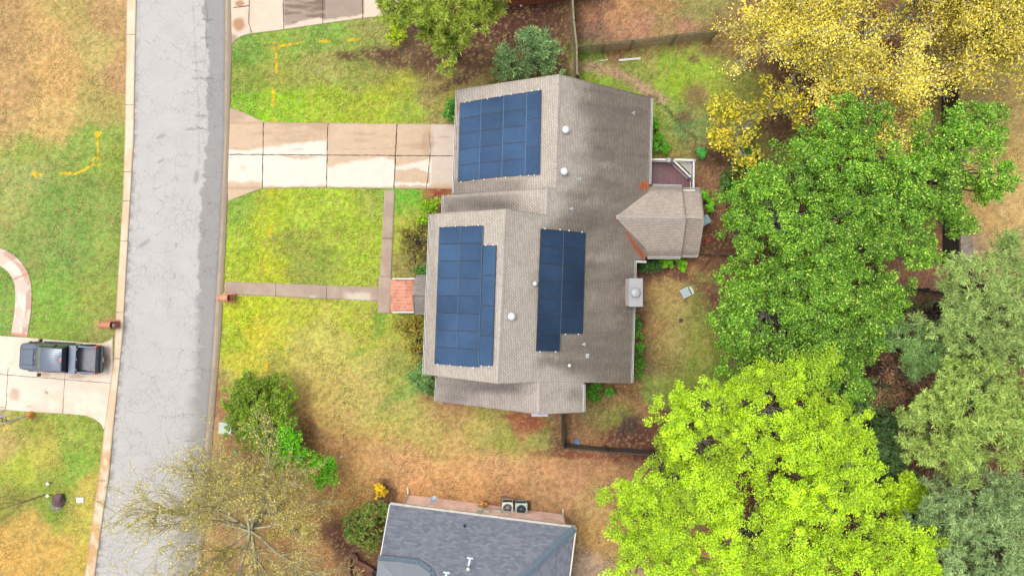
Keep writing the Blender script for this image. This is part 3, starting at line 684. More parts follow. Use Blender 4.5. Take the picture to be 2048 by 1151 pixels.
def paint_rear(qx, qy, vx, vy):
    c = np.tile(alb(LIGHT), (len(qx), 1))
    f = fleck(vx, vy)
    # algae band grows downslope; edge x depends on the section
    xe = np.interp(qy, [148, 200, 260, 330, 380, 420, 460, 520, 600, 700, 735, 766, 828], [1150, 1158, 1170, 1172, 1150, 1120, 1090, 1078, 1074, 1080, 1120, 1168, 1172])
    d = sstep(-24, 40, qx - xe + 60 * (f - 0.5)); c = tint(c, d * 0.85, DARKS)
    c = tint(c, sstep(1190, 1240, qx) * (qy < 400) * 0.5, (146, 135, 125))
    st = fbm(vx * 0.35, vy * 2.2, 19) ; c = tint(c, sstep(0.5, 0.7, st) * d * 0.45, (126, 116, 108))
    c = tint(c, sstep(0.55, 0.75, fbm(vx * 0.5, vy * 1.2, 29)) * d * 0.35, (176, 162, 148))
    for a, k in (((1200, 250, 30, 60), .25), ((1180, 315, 40, 14), .3), ((1210, 445, 70, 16), .45), ((1160, 455, 60, 10), .35), ((1240, 720, 50, 40), .25), ((1100, 725, 26, 10), .6), ((1150, 790, 16, 14), .5), ((1170, 215, 22, 14), .4), ((1150, 390, 30, 8), .4)):
        c = tint(c, spot(qx + 30 * (f - 0.5), qy + 30 * (f - .5), *a, soft=0.8) * k, (118, 110, 103))
    for a in ((1200, 515, 30, 8), (1190, 400, 26, 10), (1215, 330, 20, 6)): c = tint(c, spot(qx, qy, *a, soft=0.8) * 0.4 * sstep(.35, .55, f), (206, 192, 176))
    c = tint(c, (1 - sstep(0, 9, np.hypot(qx - 1258, (qy - 586) * 0.55 + (1258 - qx) * 0.0) - 8)) * 0.8, (206, 190, 172))
    for a in ((1256, 566, 6, 7), (1255, 602, 7, 9), (1291, 372, 12, 8)): c = tint(c, spot(qx + 12 * (f - .5), qy + 14 * (f - .5), *a) * 0.95, (196, 104, 58))
    # rust-brown needle drift in the lower valley of the rear wing
    d = near_line(qx + 10 * (f - .5), qy + 10 * (f - .5), [(1232, 436), (1262, 478), (1276, 500), (1290, 514)])
    wd = np.interp(qy, [434, 450, 468, 490, 515], [2, -1, 2, 4, 5]); c = tint(c, (1 - sstep(-2, 2, d - wd)) * 0.95, (192, 98, 56))
    return c * (0.86 + 0.28 * f)[:, None]
def paint_l1(qx, qy, vx, vy):
    c = np.tile(alb(LIGHT), (len(qx), 1)); f = fleck(vx, vy)
    c = tint(c, sstep(352, 364, qy + 10 * (f - .5)) * (1 - sstep(1030, 1070, qx)) * 0.65, (142, 132, 124))
    c = tint(c, (1 - sstep(920, 932, qx)) * 0.4, (150, 140, 130))
    for a in ((912, 215, 5, 16), (911, 262, 3, 8), (909, 296, 3, 6)): c = tint(c, spot(qx, qy, *a) * 0.9, (190, 110, 76))
    return c * (0.86 + 0.28 * f)[:, None]
def paint_lb(qx, qy, vx, vy):
    c = np.tile(alb(LIGHT), (len(qx), 1)); f = fleck(vx, vy)
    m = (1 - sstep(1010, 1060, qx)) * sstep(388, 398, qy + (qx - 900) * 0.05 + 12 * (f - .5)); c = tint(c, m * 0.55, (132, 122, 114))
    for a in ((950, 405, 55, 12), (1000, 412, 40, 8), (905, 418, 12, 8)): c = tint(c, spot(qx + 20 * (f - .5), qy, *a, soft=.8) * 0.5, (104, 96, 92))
    return c * (0.86 + 0.28 * f)[:, None]
def paint_l2(qx, qy, vx, vy):
    c = np.tile(alb(LIGHT), (len(qx), 1)); f = fleck(vx, vy)
    c = tint(c, (1 - sstep(866, 878, qx)) * 0.35, (160, 148, 138)); c = tint(c, spot(qx, qy, 866, 590, 7, 60) * 0.3, (186, 168, 166))
    return c * (0.87 + 0.26 * f)[:, None]
def paint_l3(qx, qy, vx, vy):
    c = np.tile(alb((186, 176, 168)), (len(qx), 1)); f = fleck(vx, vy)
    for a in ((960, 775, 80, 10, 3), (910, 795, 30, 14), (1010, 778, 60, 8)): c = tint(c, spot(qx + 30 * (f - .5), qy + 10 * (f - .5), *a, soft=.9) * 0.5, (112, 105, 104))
    c = tint(c, sstep(1020, 1060, qx) * 0.6, (206, 196, 186))
    return c * (0.86 + 0.28 * f)[:, None]
def yl(x, x0, y0, x1, y1): return y0 + (x - x0) / (x1 - x0) * (y1 - y0)

house = empty('house', tuple(P(1080, 500, 0)), 'large single family house with weathered grey-brown shingle roof carrying three blue solar arrays', 'house')
yA = yl(1111, 1095, 375, 1297, 380)
R_ = lambda n, q, pl, pf, u=(U1.x, U1.y), **k: roof_sheet(n, q, pl, pf, M_shing, house, u, **k)
R_('roof', [(1118, 148), (1303, 195), (1297.5, 380), (1111, yA)], PR, paint_rear, sk=(1, 1, 0, 0))
R_('roof', [(1095, 375), (1297.5, 380), (1294, 432), (1093, 430)], PR, paint_rear, sk=(0, 1, 0, 0))
R_('roof', [(1093, 430), (1294, 432), (1290, 519), (1089, 519)], PR, paint_rear, sk=(0, 1, 0, 0))
R_('roof', [(1089, 519), (1271, 519), (1263, 766), (1078, 763)], PR, paint_rear, sk=(0, 1, 1, 0))
R_('roof', [(1012, 417), (1093, 430), (1078, 763), (995, 767)], PR, paint_rear, sk=(1, 0, 1, 0))
R_('roof', [(1078, 763), (1167, yl(1167, 1078, 763, 1263, 766)), (1167, 824), (1078, 828)], PR, paint_rear, sk=(0, 1, 1, 0))
R_('roof', [(915, 179), (1118, 148), (1111, yA), (907, 388)], PL1, paint_l1, sk=(1, 0, 1, 1))
R_('roof', [(887, 390), (1095, 375), (1093, 430), (886, 432)], PLb, paint_lb)
R_('roof', [(861, 427), (1012, 417), (995, 767), (848, 748)], PL2, paint_l2, sk=(1, 0, 1, 1))
R_('roof', [(874, 744), (1078, 760), (1078, 828), (872, 802)], PL3, paint_l3)
# rear wing and porch roof: ridge runs to the right
U2 = Vector((0.03, 1)).normalized()
def wing(zr, ze, ridge, eaveN, eaveS):
    r = P(*ridge, zr); n = P(*eaveN, ze); s = P(*eaveS, ze)
    return plane_from(r, n, U2), plane_from(r, s, U2)
WN, WS = wing(4.25, 2.45, (1310, 436), (1340, 372), (1330, 514))
def paint_wing(qx, qy, vx, vy):
    c = np.tile(alb((204, 191, 178)), (len(qx), 1)); f = fleck(vx, vy)
    c = tint(c, (1 - sstep(376, 388, qy + 6 * (f - .5))) * 0.6, (134, 124, 116)); c = tint(c, sstep(496, 506, qy + 8 * (f - .5)) * 0.5, (146, 134, 124))
    c = tint(c, (1 - sstep(2, 5, np.abs(qy - 436))) * 0.5 * sstep(.42, .5, fbm(vx * 1.2, vy * 0 + 3, 5)), (222, 206, 194))
    return c * (0.87 + 0.26 * f)[:, None]
R_('roof', [(1230, 432), (1372, 437), (1364, 373), (1299, 371)], WN, paint_wing, (U2.x, U2.y), th=0.1)
R_('roof', [(1230, 432), (1372, 437), (1362, 514), (1286, 514)], WS, paint_wing, (U2.x, U2.y), th=0.1)
QN, QS = wing(3.85, 2.05, (1390, 437), (1385, 377), (1380, 512))
R_('roof', [(1366, 436), (1409, 438), (1402, 378), (1358, 377)], QN, paint_wing, (U2.x, U2.y), th=0.1)
R_('roof', [(1366, 436), (1409, 438), (1397, 512), (1358, 512)], QS, paint_wing, (U2.x, U2.y), th=0.1)
# little gabled porch roof over the brick steps
PN, PS = wing(3.3, 2.6, (842, 590), (842, 549), (842, 629))
def paint_por(qx, qy, vx, vy):
    c = np.tile(alb((160, 154, 148)), (len(qx), 1)); f = fleck(vx, vy)
    c = tint(c, (1 - sstep(2, 22, np.abs(qy - 590))) * 0.5, (190, 182, 176)); return c * (0.8 + 0.4 * f)[:, None]
R_('roof', [(825, 590), (862, 590), (864, 549), (832, 549)], PN, paint_por, (U2.x, U2.y), th=0.1)
R_('roof', [(825, 590), (862, 590), (860, 629), (828, 629)], PS, paint_por, (U2.x, U2.y), th=0.1)

# ridge caps
M_cap = mat_plain('ridge_cap_shingle', (196, 184, 173), 0.9, var=0.2, scale=5)
def ridge(a, b, pl, wd=0.13, seg=0.3):
    A = onplane(*a, pl, 0.02); B = onplane(*b, pl, 0.02); mb = MB(); n = int((B - A).length / seg)
    s = (B - A).normalized().cross(Vector((0, 0, 1)))
    for i in range(n):
        p = A.lerp(B, i / n); q = A.lerp(B, (i + 1.1) / n) if i < n - 1 else B
        q = q - Vector((0, 0, 0.015))
        mb.poly([p - s * wd - Vector((0, 0, .07)), p + Vector((0, 0, .03)), p + s * wd - Vector((0, 0, .07)), q - s * wd - Vector((0, 0, .07)), q + Vector((0, 0, .03)), q + s * wd - Vector((0, 0, .07))], [(0, 1, 4, 3), (1, 2, 5, 4)])
    return mb.build('ridge_cap', M_cap, house)
ridge((1118, 149), (1111, yA), PR); ridge((1095, 376), (1093, 429), PR); ridge((1012, 418), (995, 766), PR); ridge((1078, 765), (1078, 827), PR)
ridge((1232, 434), (1371, 437), WN)

# gutters and white eave boards
def gutter(a, b, pl, name='gutter', w=0.11, out=(1, 0)):
    A = onplane(*a, pl); B = onplane(*b, pl); o = Vector((out[0] * w / 2, out[1] * w / 2, -0.07))
    mb = MB(); mb.bar(A + o, B + o, w, 0.12); g = mb.build(name, M_white, house)
    m2 = MB(); oo = Vector((0, 0, 0.062)); 
    m2.bar(A + o + oo, B + o + oo, w * 0.45, 0.004); m2.build('gutter_trough', M_dark if name == 'gutter' else M_white, g); return g
gutter((915, 180), (907, 388), PL1, out=(-1, 0)); gutter((887, 390), (886, 428), PLb, out=(-1, 0)); gutter((861, 428), (848, 748), PL2, out=(-1, 0))
gutter((874, 756), (872, 802), PL3, out=(-1, 0)); gutter((1303, 196), (1299, 368), PR); gutter((1270, 521), (1263, 765), PR); gutter((1167, 768), (1167, 823), PR)
gutter((1306, 371.5), (1364, 373), WN, out=(0, 1)); gutter((1295, 514), (1361, 514), WS, out=(0, -1)); gutter((1366, 377.5), (1401, 378), QN, out=(0, 1), w=.08); gutter((1362, 512), (1396, 512), QS, out=(0, -1), w=.08)
gutter((1271, 520), (1292, 521), PR, out=(0, -1), w=0.16)

# walls: gabled bodies following the roof planes
def uvbox_mesh(name, mbx, mat, parent):
    """build with metre-scaled UVs for brick courses"""
    o = mbx.build(name, mat, parent); me = o.data
    u = me.uv_layers.new(name='UVMap')
    for p in me.polygons:
        n = p.normal
        for li in p.loop_indices:
            v = me.vertices[me.loops[li].vertex_index].co
            if abs(n.z) > 0.7: u.data[li].uv = (v.x, v.y)
            elif abs(n.x) > abs(n.y): u.data[li].uv = (v.y, v.z)
            else: u.data[li].uv = (v.x, v.z)
    return o
def plz(pl, p): return pl[0] + pl[1] * p.x + pl[2] * p.y
def body(l, r, rg, y0, y1, pll, plr, mat=M_brick, inset=0.42):
    """l, r, rg: picture x of left eave, right eave and ridge at (y0, y1)"""
    mb = MB(); rows = []
    for k, yy in ((0, y0), (1, y1)):
        sgn = -1 if k == 0 else 1
        a = onplane(l[k], yy, pll); b = onplane(r[k], yy, plr); m = onplane(rg[k], yy, plr)
        dn = Vector((0, 0, -0.17)); iy = Vector((0, sgn * 0.3, 0)); 
        a2 = a + Vector((inset, 0, 0)) + iy; a2.z = plz(pll, a2) - 0.2; b2 = b - Vector((inset, 0, 0)) + iy; b2.z = plz(plr, b2) - 0.2
        m2 = m + iy; m2.z = min(plz(pll, m2), plz(plr, m2)) - 0.2
        rows.append([Vector((a2.x, a2.y, 0)), a2, m2, b2, Vector((b2.x, b2.y, 0))])
    A, B = rows
    mb.poly(A + B, [(0, 1, 2, 3, 4), (9, 8, 7, 6, 5), (0, 5, 6, 1), (4, 3, 8, 9), (1, 6, 7, 2), (2, 7, 8, 3)])
    return uvbox_mesh('wall', mb, mat, house)
M_siding = mat_plain('white_siding', (232, 230, 224), 0.6, var=0.05)
body((915, 907), (1303, 1298), (1118, 1111), 181, 384, PL1, PR)
body((887, 886), (1297, 1290), (1095, 1091), 386, 519, PLb, PR)
body((861, 848), (1270, 1263), (1010, 995), 432, 757, PL2, PR)
body((874, 872), (1167, 1167), (1078, 1078), 752, 818, PL3, PR)
mb = MB(); a = P(1310, 385, 0); b = P(1357, 500, 0); mb.box(((a.x + b.x) / 2 + .2, (a.y + b.y) / 2, 1.1), (b.x - a.x + .8, a.y - b.y - .2, 2.2)); uvbox_mesh('wall', mb, M_siding, house)
for px_, py_ in ((1396, 386), (1391, 500)):
    q = P(px_ - 6, py_, 2); MB().box((q.x, q.y, 1.0), (0.14, 0.14, 2.05)).build('porch_post', M_white, house)
# garage door, front windows and gable trim
def wallx(px_, py0, py1, z0, z1, name, mat, pl, par=house, d=0.05, lx=None):
    a = onplane(lx or px_, py0, pl) + Vector((0.42, 0, 0)); b = onplane(lx or px_, py1, pl) + Vector((0.42, 0, 0))
    x = (a.x + b.x) / 2 - d / 2; y = (a.y + b.y) / 2
    return MB().box((x, y, (z0 + z1) / 2), (d + 0.02, abs(a.y - b.y), z1 - z0)).build(name, mat, par, bevel=0.01)
gd = wallx(911, 258, 350, 0.05, 2.3, 'garage_door', M_white, PL1, d=0.2, lx=911)
for yy, pl, xx in ((470, PL2, 859), (520, PL2, 857), (665, PL2, 851), (712, PL2, 850)):
    f = wallx(xx, yy - 17, yy + 17, 0.9, 2.6, 'window', M_white, pl, d=0.28); wallx(xx, yy - 14, yy + 14, 1.0, 2.5, 'pane', M_glass, pl, par=f, d=0.34)
# white gable-end vent box at the lower peak
q = P(1080, 829, 6.4); 
mb = MB(); mb.box((q.x, q.y - 0.02, 5.9), (1.02, 0.25, 0.5)); mb.build('gable_vent', mat_plain('lilac_white', (214, 206, 226), .6, var=.04), house)

# needles caught above the eave of the rear wing
def drift(pts, pl, name='needle_drift'):
    pass
# chimney through the rear eave
ch = empty('chimney', (0, 0, 0)); ch.parent = house; ch.matrix_basis = house.matrix_basis.inverted()
cz = 5.6
def cp(x, y, z): return P(x, y, z)
a = P(1258.5, 557, cz); b = P(1284.5, 612, cz)
cxm, cym = (a.x + b.x) / 2, (a.y + b.y) / 2; sx, sy = b.x - a.x, a.y - b.y
uvbox_mesh('chimney_stack', MB().box((cxm, cym, 2.5), (sx - 0.08, sy - 0.1, 5.0)), M_brick, ch)
mb = MB(); mb.box((cxm, cym, cz - 0.78), (sx, sy, 1.5)); mb.build('chimney_shroud', M_siding, ch, bevel=0.01)
MB().box((cxm + .01, cym, cz - 0.012), (sx + .06, sy + .06, 0.05)).build('chimney_cap', mat_plain('galvanised_sheet', (168, 167, 168), 0.5, 0.2, var=.05), ch, bevel=0.01)
q = P(1271, 585, cz + .2); mb = MB(); mb.lathe((q.x, q.y, cz), [(0.24, 0), (0.24, .22), (0.30, .22), (0.30, .27), (0.24, .31), (0.0, .33)], 24); mb.build('flue_cap', M_greym, ch, smooth=False)
# roof vents
def at_roof(x, y, pl): return onplane(x, y, pl, 0.0)
def turtle(x, y, pl, r=0.24):
    p = at_roof(x, y, pl); sl = math.atan(math.hypot(pl[1], pl[2]))
    mb = MB(); mb.lathe((p.x, p.y, p.z), [(r * .62, -0.15), (r * .62, .16), (r, .18), (r, .23), (r * .86, .31), (r * .5, .37), (0.01, .39)], 24); mb.build('roof_vent', M_whitem, house, smooth=True)
turtle(1131, 261, PR); turtle(1128, 344, PR); turtle(1023, 632, PR); turtle(1069.5, 567, PR, .15)
def pipe(x, y, pl, tri=True, r=0.045, dark=False):
    p = at_roof(x, y, pl); mb = MB(); mb.tube([p - Vector((0, 0, .1)), p + Vector((0, 0, .34))], r, 12)
    n = Vector((-pl[1], -pl[2], 1)).normalized(); d = Vector((-pl[1], -pl[2], 0)).normalized(); d = (d - n * d.dot(n)).normalized(); s = n.cross(d)
    o = mb.build('vent_pipe', M_whitem, house); w_ = 0.14
    if tri: mb2 = MB().slab([p + n * .02 + s * w_ + d * w_, p + n * .02 - s * w_ + d * w_, p + n * .03 - d * w_ * 1.3], .012)
    else: mb2 = MB().slab([p + n * .02 + s * w_ + d * w_, p + n * .02 - s * w_ + d * w_, p + n * .02 - s * w_ - d * w_, p + n * .02 + s * w_ - d * w_], .012)
    mb2.build('flashing', mat_bluew, o)
    MB().lathe((p.x, p.y, p.z + .3405), [(r * .7, 0), (r * .7, .003)], 10).build('pipe_hole', M_dark, o)
mat_bluew = mat_plain('pale_lead', (214, 226, 230), .5, var=.08)
pipe(1266, 226, PR); pipe(1158, 358, PR); pipe(1142, 418, PR, r=.07); pipe(1167, 688, PR); pipe(1174.5, 711, PR, tri=False, r=.06)
p = at_roof(1138.5, 730, PR); MB().lathe((p.x, p.y, p.z - .05), [(0.11, 0), (0.11, .2), (0.09, .26), (0.01, .28)], 16).build('roof_vent', M_whitem, house, smooth=True)
# thin step flashing line on the lower front slope
MB().bar(onplane(912, 783, PL3, .03), onplane(936, 765, PL3, .03), 0.03, 0.02).build('flashing', M_greym, house)

# brick front steps with white rails (they belong to the house front)
def stepmat(): return mat_brick('worn_step_brick', (226, 142, 112), (192, 106, 82), (236, 206, 180), 0.075, 0.24, 'Object', 0.010, var=0.25, k=2.2)
M_step = stepmat()
st = empty('brick_steps', tuple(P(800, 590, 0)), 'red brick front steps with white handrails leading to the small porch', 'steps')
for i in range(6):
    z = 0.15 * (i + 1); x0 = P(781 + i * 8.2, 590, z).x; x1 = P(781 + (i + 1) * 8.2 + 1, 590, z).x if i < 5 else P(846, 590, z).x
    MB().box(((x0 + x1) / 2, P(0, 591, z).y, z / 2), (x1 - x0, 68 / 28.5, z)).build('step', M_step, st, bevel=.006)
for yy, nm in ((557, 'n'), (624, 's')):
    z = 1.2; a = P(786, yy, .9 + .15); b = P(829, yy, 1.9)
    mb = MB(); mb.bar(a, b, 0.09, 0.06); mb.bar(a - Vector((0, 0, .75)), b - Vector((0, 0, .95)), 0.05, 0.05)
    for k in range(9):
        t = (k + .5) / 9; p = a.lerp(b, t); mb.bar(p, p - Vector((0, 0, .82)), 0.03, 0.03, Vector((0, 1, 0)))
    mb.bar(a, Vector((a.x, a.y, .1)), .09, .09, Vector((0, 1, 0))); mb.bar(b, Vector((b.x, b.y, .8)), .09, .09, Vector((0, 1, 0)))
    mb.build('handrail', M_white, st)

# ---------------------------------------------------------------- solar arrays
def mat_solar(name, dk):
    m, nt, b = nodes(name)
    tc = N(nt, 'ShaderNodeTexCoord')
    br = N(nt, 'ShaderNodeTexBrick'); br.offset = 0.0
    nt.links.new(tc.outputs['UV'], br.inputs['Vector']); br.inputs['Scale'].default_value = 1.0
    br.inputs['Brick Width'].default_value = 0.166; br.inputs['Row Height'].default_value = 0.166; br.inputs['Mortar Size'].default_value = 0.005
    br.inputs['Color1'].default_value = (0.023, 0.048, 0.094, 1); br.inputs['Color2'].default_value = (0.026, 0.054, 0.104, 1); br.inputs['Mortar'].default_value = (0.034, 0.062, 0.11, 1)
    f = noise_fac(nt, 0.22, 2); f2 = noise_fac(nt, 3.0, 5)
    c = mixc(nt, 1.0, br.outputs['Color'], mixc(nt, f, (0.62,) * 3, (1.28,) * 3), 'MULTIPLY'); c = mixc(nt, 1.0, c, mixc(nt, f2, (0.93,) * 3, (1.08,) * 3), 'MULTIPLY')  # broad noise paints soft dark reflections into the cell colour
    oi = N(nt, 'ShaderNodeObjectInfo'); c = mixc(nt, 1.0, c, mixc(nt, oi.outputs['Random'], (.84 * dk,) * 3, (1.12 * dk,) * 3), 'MULTIPLY')
    nt.links.new(c, b.inputs['Base Color']); b.inputs['Roughness'].default_value = 0.10; b.inputs['Specular IOR Level'].default_value = 0.09
    return m
M_solar = mat_solar('solar_glass', .8); M_solard = mat_solar('solar_glass_dim_reflection', .5); M_black = mat_plain('black_anodised', (52, 62, 78), .4, .3, var=.05); M_rail = mat_plain('bare_aluminium', (120, 140, 160), .35, .6, var=.05)  # rear-array copy is darkened to paint in its dimmer sky reflection
def solar(label, cols, pl, msol=M_solar):
    """cols: list of (TL, TR, BR, BL, rows)"""
    c0 = onplane(*cols[0][0], pl)
    root = empty('solar_array', (c0.x, c0.y, c0.z), label, 'solar panels', 'solar arrays on the roof')
    n = Vector((-pl[1], -pl[2], 1)).normalized(); OFF = 0.13
    for ci, (tl, tr, br, bl, rows) in enumerate(cols):
        for r in range(rows):
            t0, t1 = r / rows, (r + 1) / rows
            L = lambda a, b, t: (a[0] + (b[0] - a[0]) * t, a[1] + (b[1] - a[1]) * t)
            q = [L(tl, bl, t0), L(tr, br, t0), L(tr, br, t1), L(tl, bl, t1)]
            W = [onplane(x, y, pl, OFF) for x, y in q]; cen = sum(W, Vector()) / 4
            rs = np.random.RandomState(ci * 50 + r + int(tl[0]))
            tw = n * 0
            G = [cen + (p - cen) * 0.972 for p in W]
            # shrink by metres for an even gap
            def inset(d):
                out = []
                for i in range(4):
                    e1 = (W[(i + 1) % 4] - W[i]).normalized(); e2 = (W[i - 1] - W[i]).normalized(); out.append(W[i] + (e1 + e2) * d)
                return out
            F = inset(0.006); Gi = inset(0.024)
            fr = MB()
            lo = [p - n * .035 for p in F]
            fr.poly(F + Gi + lo, [(0, 1, 5, 4), (1, 2, 6, 5), (2, 3, 7, 6), (3, 0, 4, 7), (0, 8, 9, 1), (1, 9, 10, 2), (2, 10, 11, 3), (3, 11, 8, 0), (11, 10, 9, 8)])
            # glass
            gl = [p - n * .003 for p in Gi]; tx = (rs.rand(2) - .5) * 0.004
            gme = bpy.data.meshes.new('solar_panel'); gl = [Vector(p) for p in gl]
            gme.from_pydata([tuple(p - c0) for p in gl], [], [(3, 2, 1, 0)]); u = gme.uv_layers.new(name='UVMap')
            lw, lh = (gl[1] - gl[0]).length, (gl[3] - gl[0]).length
            uvs = {0: (0, lh), 1: (lw, lh), 2: (lw, 0), 3: (0, 0)}
            for li in range(4): u.data[li].uv = uvs[gme.loops[li].vertex_index]
            po = link('solar_panel', gme, msol, root)
            if gme.polygons[0].normal.z < 0: gme.flip_normals()
            fr.build('panel_frame', M_black, po)
        if ci < len(cols) - 1:
            nb = cols[ci + 1]
            A = onplane(*tr, pl, OFF - .012); B = onplane(*br, pl, OFF - .012)
            MB().bar(A, B, 0.035, 0.03, n).build('rail', M_rail, root)
    for (x, y) in ENDS: MB().box(tuple(onplane(x, y, pl, .1)), (.07, .09, .06)).build('end_clamp', M_white, root)
ENDS = [(930, 205), (940, 203), (975, 198), (1000, 193), (1022, 189), (1047, 185), (1064, 182), (1077, 180), (922, 364), (947, 361), (968, 359), (993, 357), (1011, 355), (1041, 352), (1057, 351), (1069, 350)]
solar('blue solar array of four columns on the upper left roof slope above the driveway', [((919.5, 206), (963, 198.5), (958, 357.5), (915.5, 363), 5), ((963, 198.5), (1008, 191), (1003.5, 353.5), (958, 357.5), 5), ((1008, 191), (1054, 184), (1050, 350.5), (1003.5, 353.5), 5), ((1054, 184), (1082.5, 179.5), (1079.5, 349), (1050, 350.5), 3)], PL1)
ENDS = [(887, 453), (911, 452), (932, 451.5), (957, 450), (972, 490), (986, 489.5), (876, 728), (900, 730), (922, 733), (947, 735), (963, 731), (978, 732)]
solar('large blue solar array with a short third column on the street-side gable slope', [((878.5, 454), (921, 452), (912, 731), (868.5, 727), 8), ((921, 452), (966, 450.5), (957, 734), (912, 731), 8), ((966, 490), (992.5, 490.5), (985, 731), (957.5, 731), 4)], PL2)
ENDS = [(1090, 457), (1120, 459), (1138, 461), (1164, 464), (1080, 703), (1111, 703), (1131, 668), (1157, 668)]
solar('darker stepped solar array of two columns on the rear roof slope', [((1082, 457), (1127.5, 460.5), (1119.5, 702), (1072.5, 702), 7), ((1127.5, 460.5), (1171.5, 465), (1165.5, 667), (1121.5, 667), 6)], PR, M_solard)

# ---------------------------------------------------------------- red deck with white railing behind the house
dk = empty('wooden_deck', tuple(P(1340, 350, 0)), 'dark red wooden deck with white railings and angled corner beside the rear wing', 'deck')
M_deck = None
m, nt_, b_ = nodes('red_deck_boards')
tc = N(nt_, 'ShaderNodeTexCoord'); wv = N(nt_, 'ShaderNodeTexBrick'); wv.offset = 0.3
mp = N(nt_, 'ShaderNodeMapping'); mp.inputs['Rotation'].default_value = (0, 0, R(90)); nt_.links.new(tc.outputs['Object'], mp.inputs[0]); nt_.links.new(mp.outputs[0], wv.inputs['Vector'])
wv.inputs['Scale'].default_value = 1; wv.inputs['Brick Width'].default_value = 3.2; wv.inputs['Row Height'].default_value = 0.14; wv.inputs['Mortar Size'].default_value = 0.008
wv.inputs['Color1'].default_value = A4((126, 58, 64)); wv.inputs['Color2'].default_value = A4((104, 46, 54)); wv.inputs['Mortar'].default_value = A4((54, 28, 30))
c = mixc(nt_, 1.0, wv.outputs['Color'], mixc(nt_, noise_fac(nt_, 2.5, 4), (.75,) * 3, (1.25,) * 3), 'MULTIPLY')
nt_.links.new(c, b_.inputs['Base Color']); b_.inputs['Roughness'].default_value = .5; M_deck = m
dz = 0.75
poly = [P(1296, 320, dz), P(1296, 385, dz), P(1384, 385, dz), P(1384, 358, dz), P(1352, 322, dz)]
MB().prism(poly, dz - .12, dz).build('deck_floor', M_deck, dk)
for q in ((1300, 324), (1350, 324), (1382, 358), (1382, 380)):
    p = P(*q, 0); MB().box((p.x, p.y, dz / 2 - .08), (.14, .14, dz - .12)).build('deck_post', M_white, dk)
zt = dz + .95
def railing(a, b, cap=0.13, z=zt):
    A = P(*a, z); B = P(*b, z); mb = MB(); mb.bar(A, B, cap, .05); L = (B - A).length; n = max(2, int(L / .13))
    mb.bar(A - Vector((0, 0, .8)), B - Vector((0, 0, .8)), .06, .06)
    for k in range(n + 1):
        p = A.lerp(B, k / n); mb.bar(p, p - Vector((0, 0, .8)), .035, .035, Vector((0, 1, 0)))
    for p in (A, B): mb.bar(p + Vector((0, 0, .06)), Vector((p.x, p.y, dz)), .11, .11, Vector((0, 1, 0)))
    mb.build('railing', M_white, dk)
railing((1299, 319), (1340, 319)); railing((1350, 319), (1389, 320.5), .14, dz + 1.0); railing((1387.5, 321), (1387, 353), .12, dz + 1.0); railing((1387, 356), (1387, 374), .12); railing((1348, 322), (1380, 353), .10, zt - .05)
# white lattice corner outside the angled rail
mb = MB()
for k in range(9):
    t = (k + 1) / 10; a = P(1352 + 33 * t, 321.5, dz + .5); b = P(1386, 354 - 31 * t + 0, dz + .5) ; a = P(1355 + 30 * t, 323, dz + .45); b = P(1384, 352 - 29 * t, dz + .45); mb.bar(a, b, .04, .03)
mb.build('lattice_bench', M_white, dk)
p = P(1336, 320, dz + 1.1); tag(MB().lathe((p.x, p.y, zt + .03), [(.12, 0), (.16, .2), (.17, .2), (.13, .18), (.01, .17)], 14).build('flower_pot', M_greym), 'small grey planter standing on the white deck rail', 'planter')
# ================================================================ LOWER NEIGHBOUR HOUSE
nb = empty('house', tuple(P(930, 1200, 0)), 'charcoal shingle roofed brick house cut off by the bottom edge of the photo', 'house')
M_char = mat_brick('charcoal_shingle', (142, 146, 156), (118, 122, 134), (104, 108, 120), 0.30, 0.14, 'UV', 0.006, 0.9, var=0.10, useattr=False, vscale=2.5)
M_charcap = mat_brick('charcoal_cap', (106, 122, 134), (90, 106, 118), (66, 78, 90), 0.5, 0.2, 'UV', 0.02, 0.9, var=0.1)
ez = 3.3; ang = math.atan2(47, 370)
Ud = Vector((math.cos(-ang), math.sin(-ang))); Vd = Vector((-Ud.y, Ud.x)) * -1        # Vd points away from the eave, down the picture
TL = P(780, 1008, ez); TR = P(1150, 1055, ez)
PN2 = mkplane(TL, 0.42, Vd)
def gpaint(qx, qy, vx, vy): return np.ones((len(qx), 3))
def tri_plane(pts, name, mat, parent, udir, th=.14):
    mb = MB(); mb.slab(pts, th); o = mb.build(name, mat, parent); me = o.data; u = me.uv_layers.new(name='UVMap'); ux, uy = udir
    off = parent.matrix_basis.translation
    for p in me.polygons:
        for li in p.loop_indices:
            v = me.vertices[me.loops[li].vertex_index].co + off
            up = v.x * ux + v.y * uy; u.data[li].uv = (-v.x * uy + v.y * ux, up * 1.1)
    return o
def onv(p2, pl): return Vector((p2.x, p2.y, plz(pl, p2)))
dep = 11.5
tl = Vector(TL); tr = Vector(TR)
hipd = 6.2
hipu = (Ud * -1 + Vd).normalized()
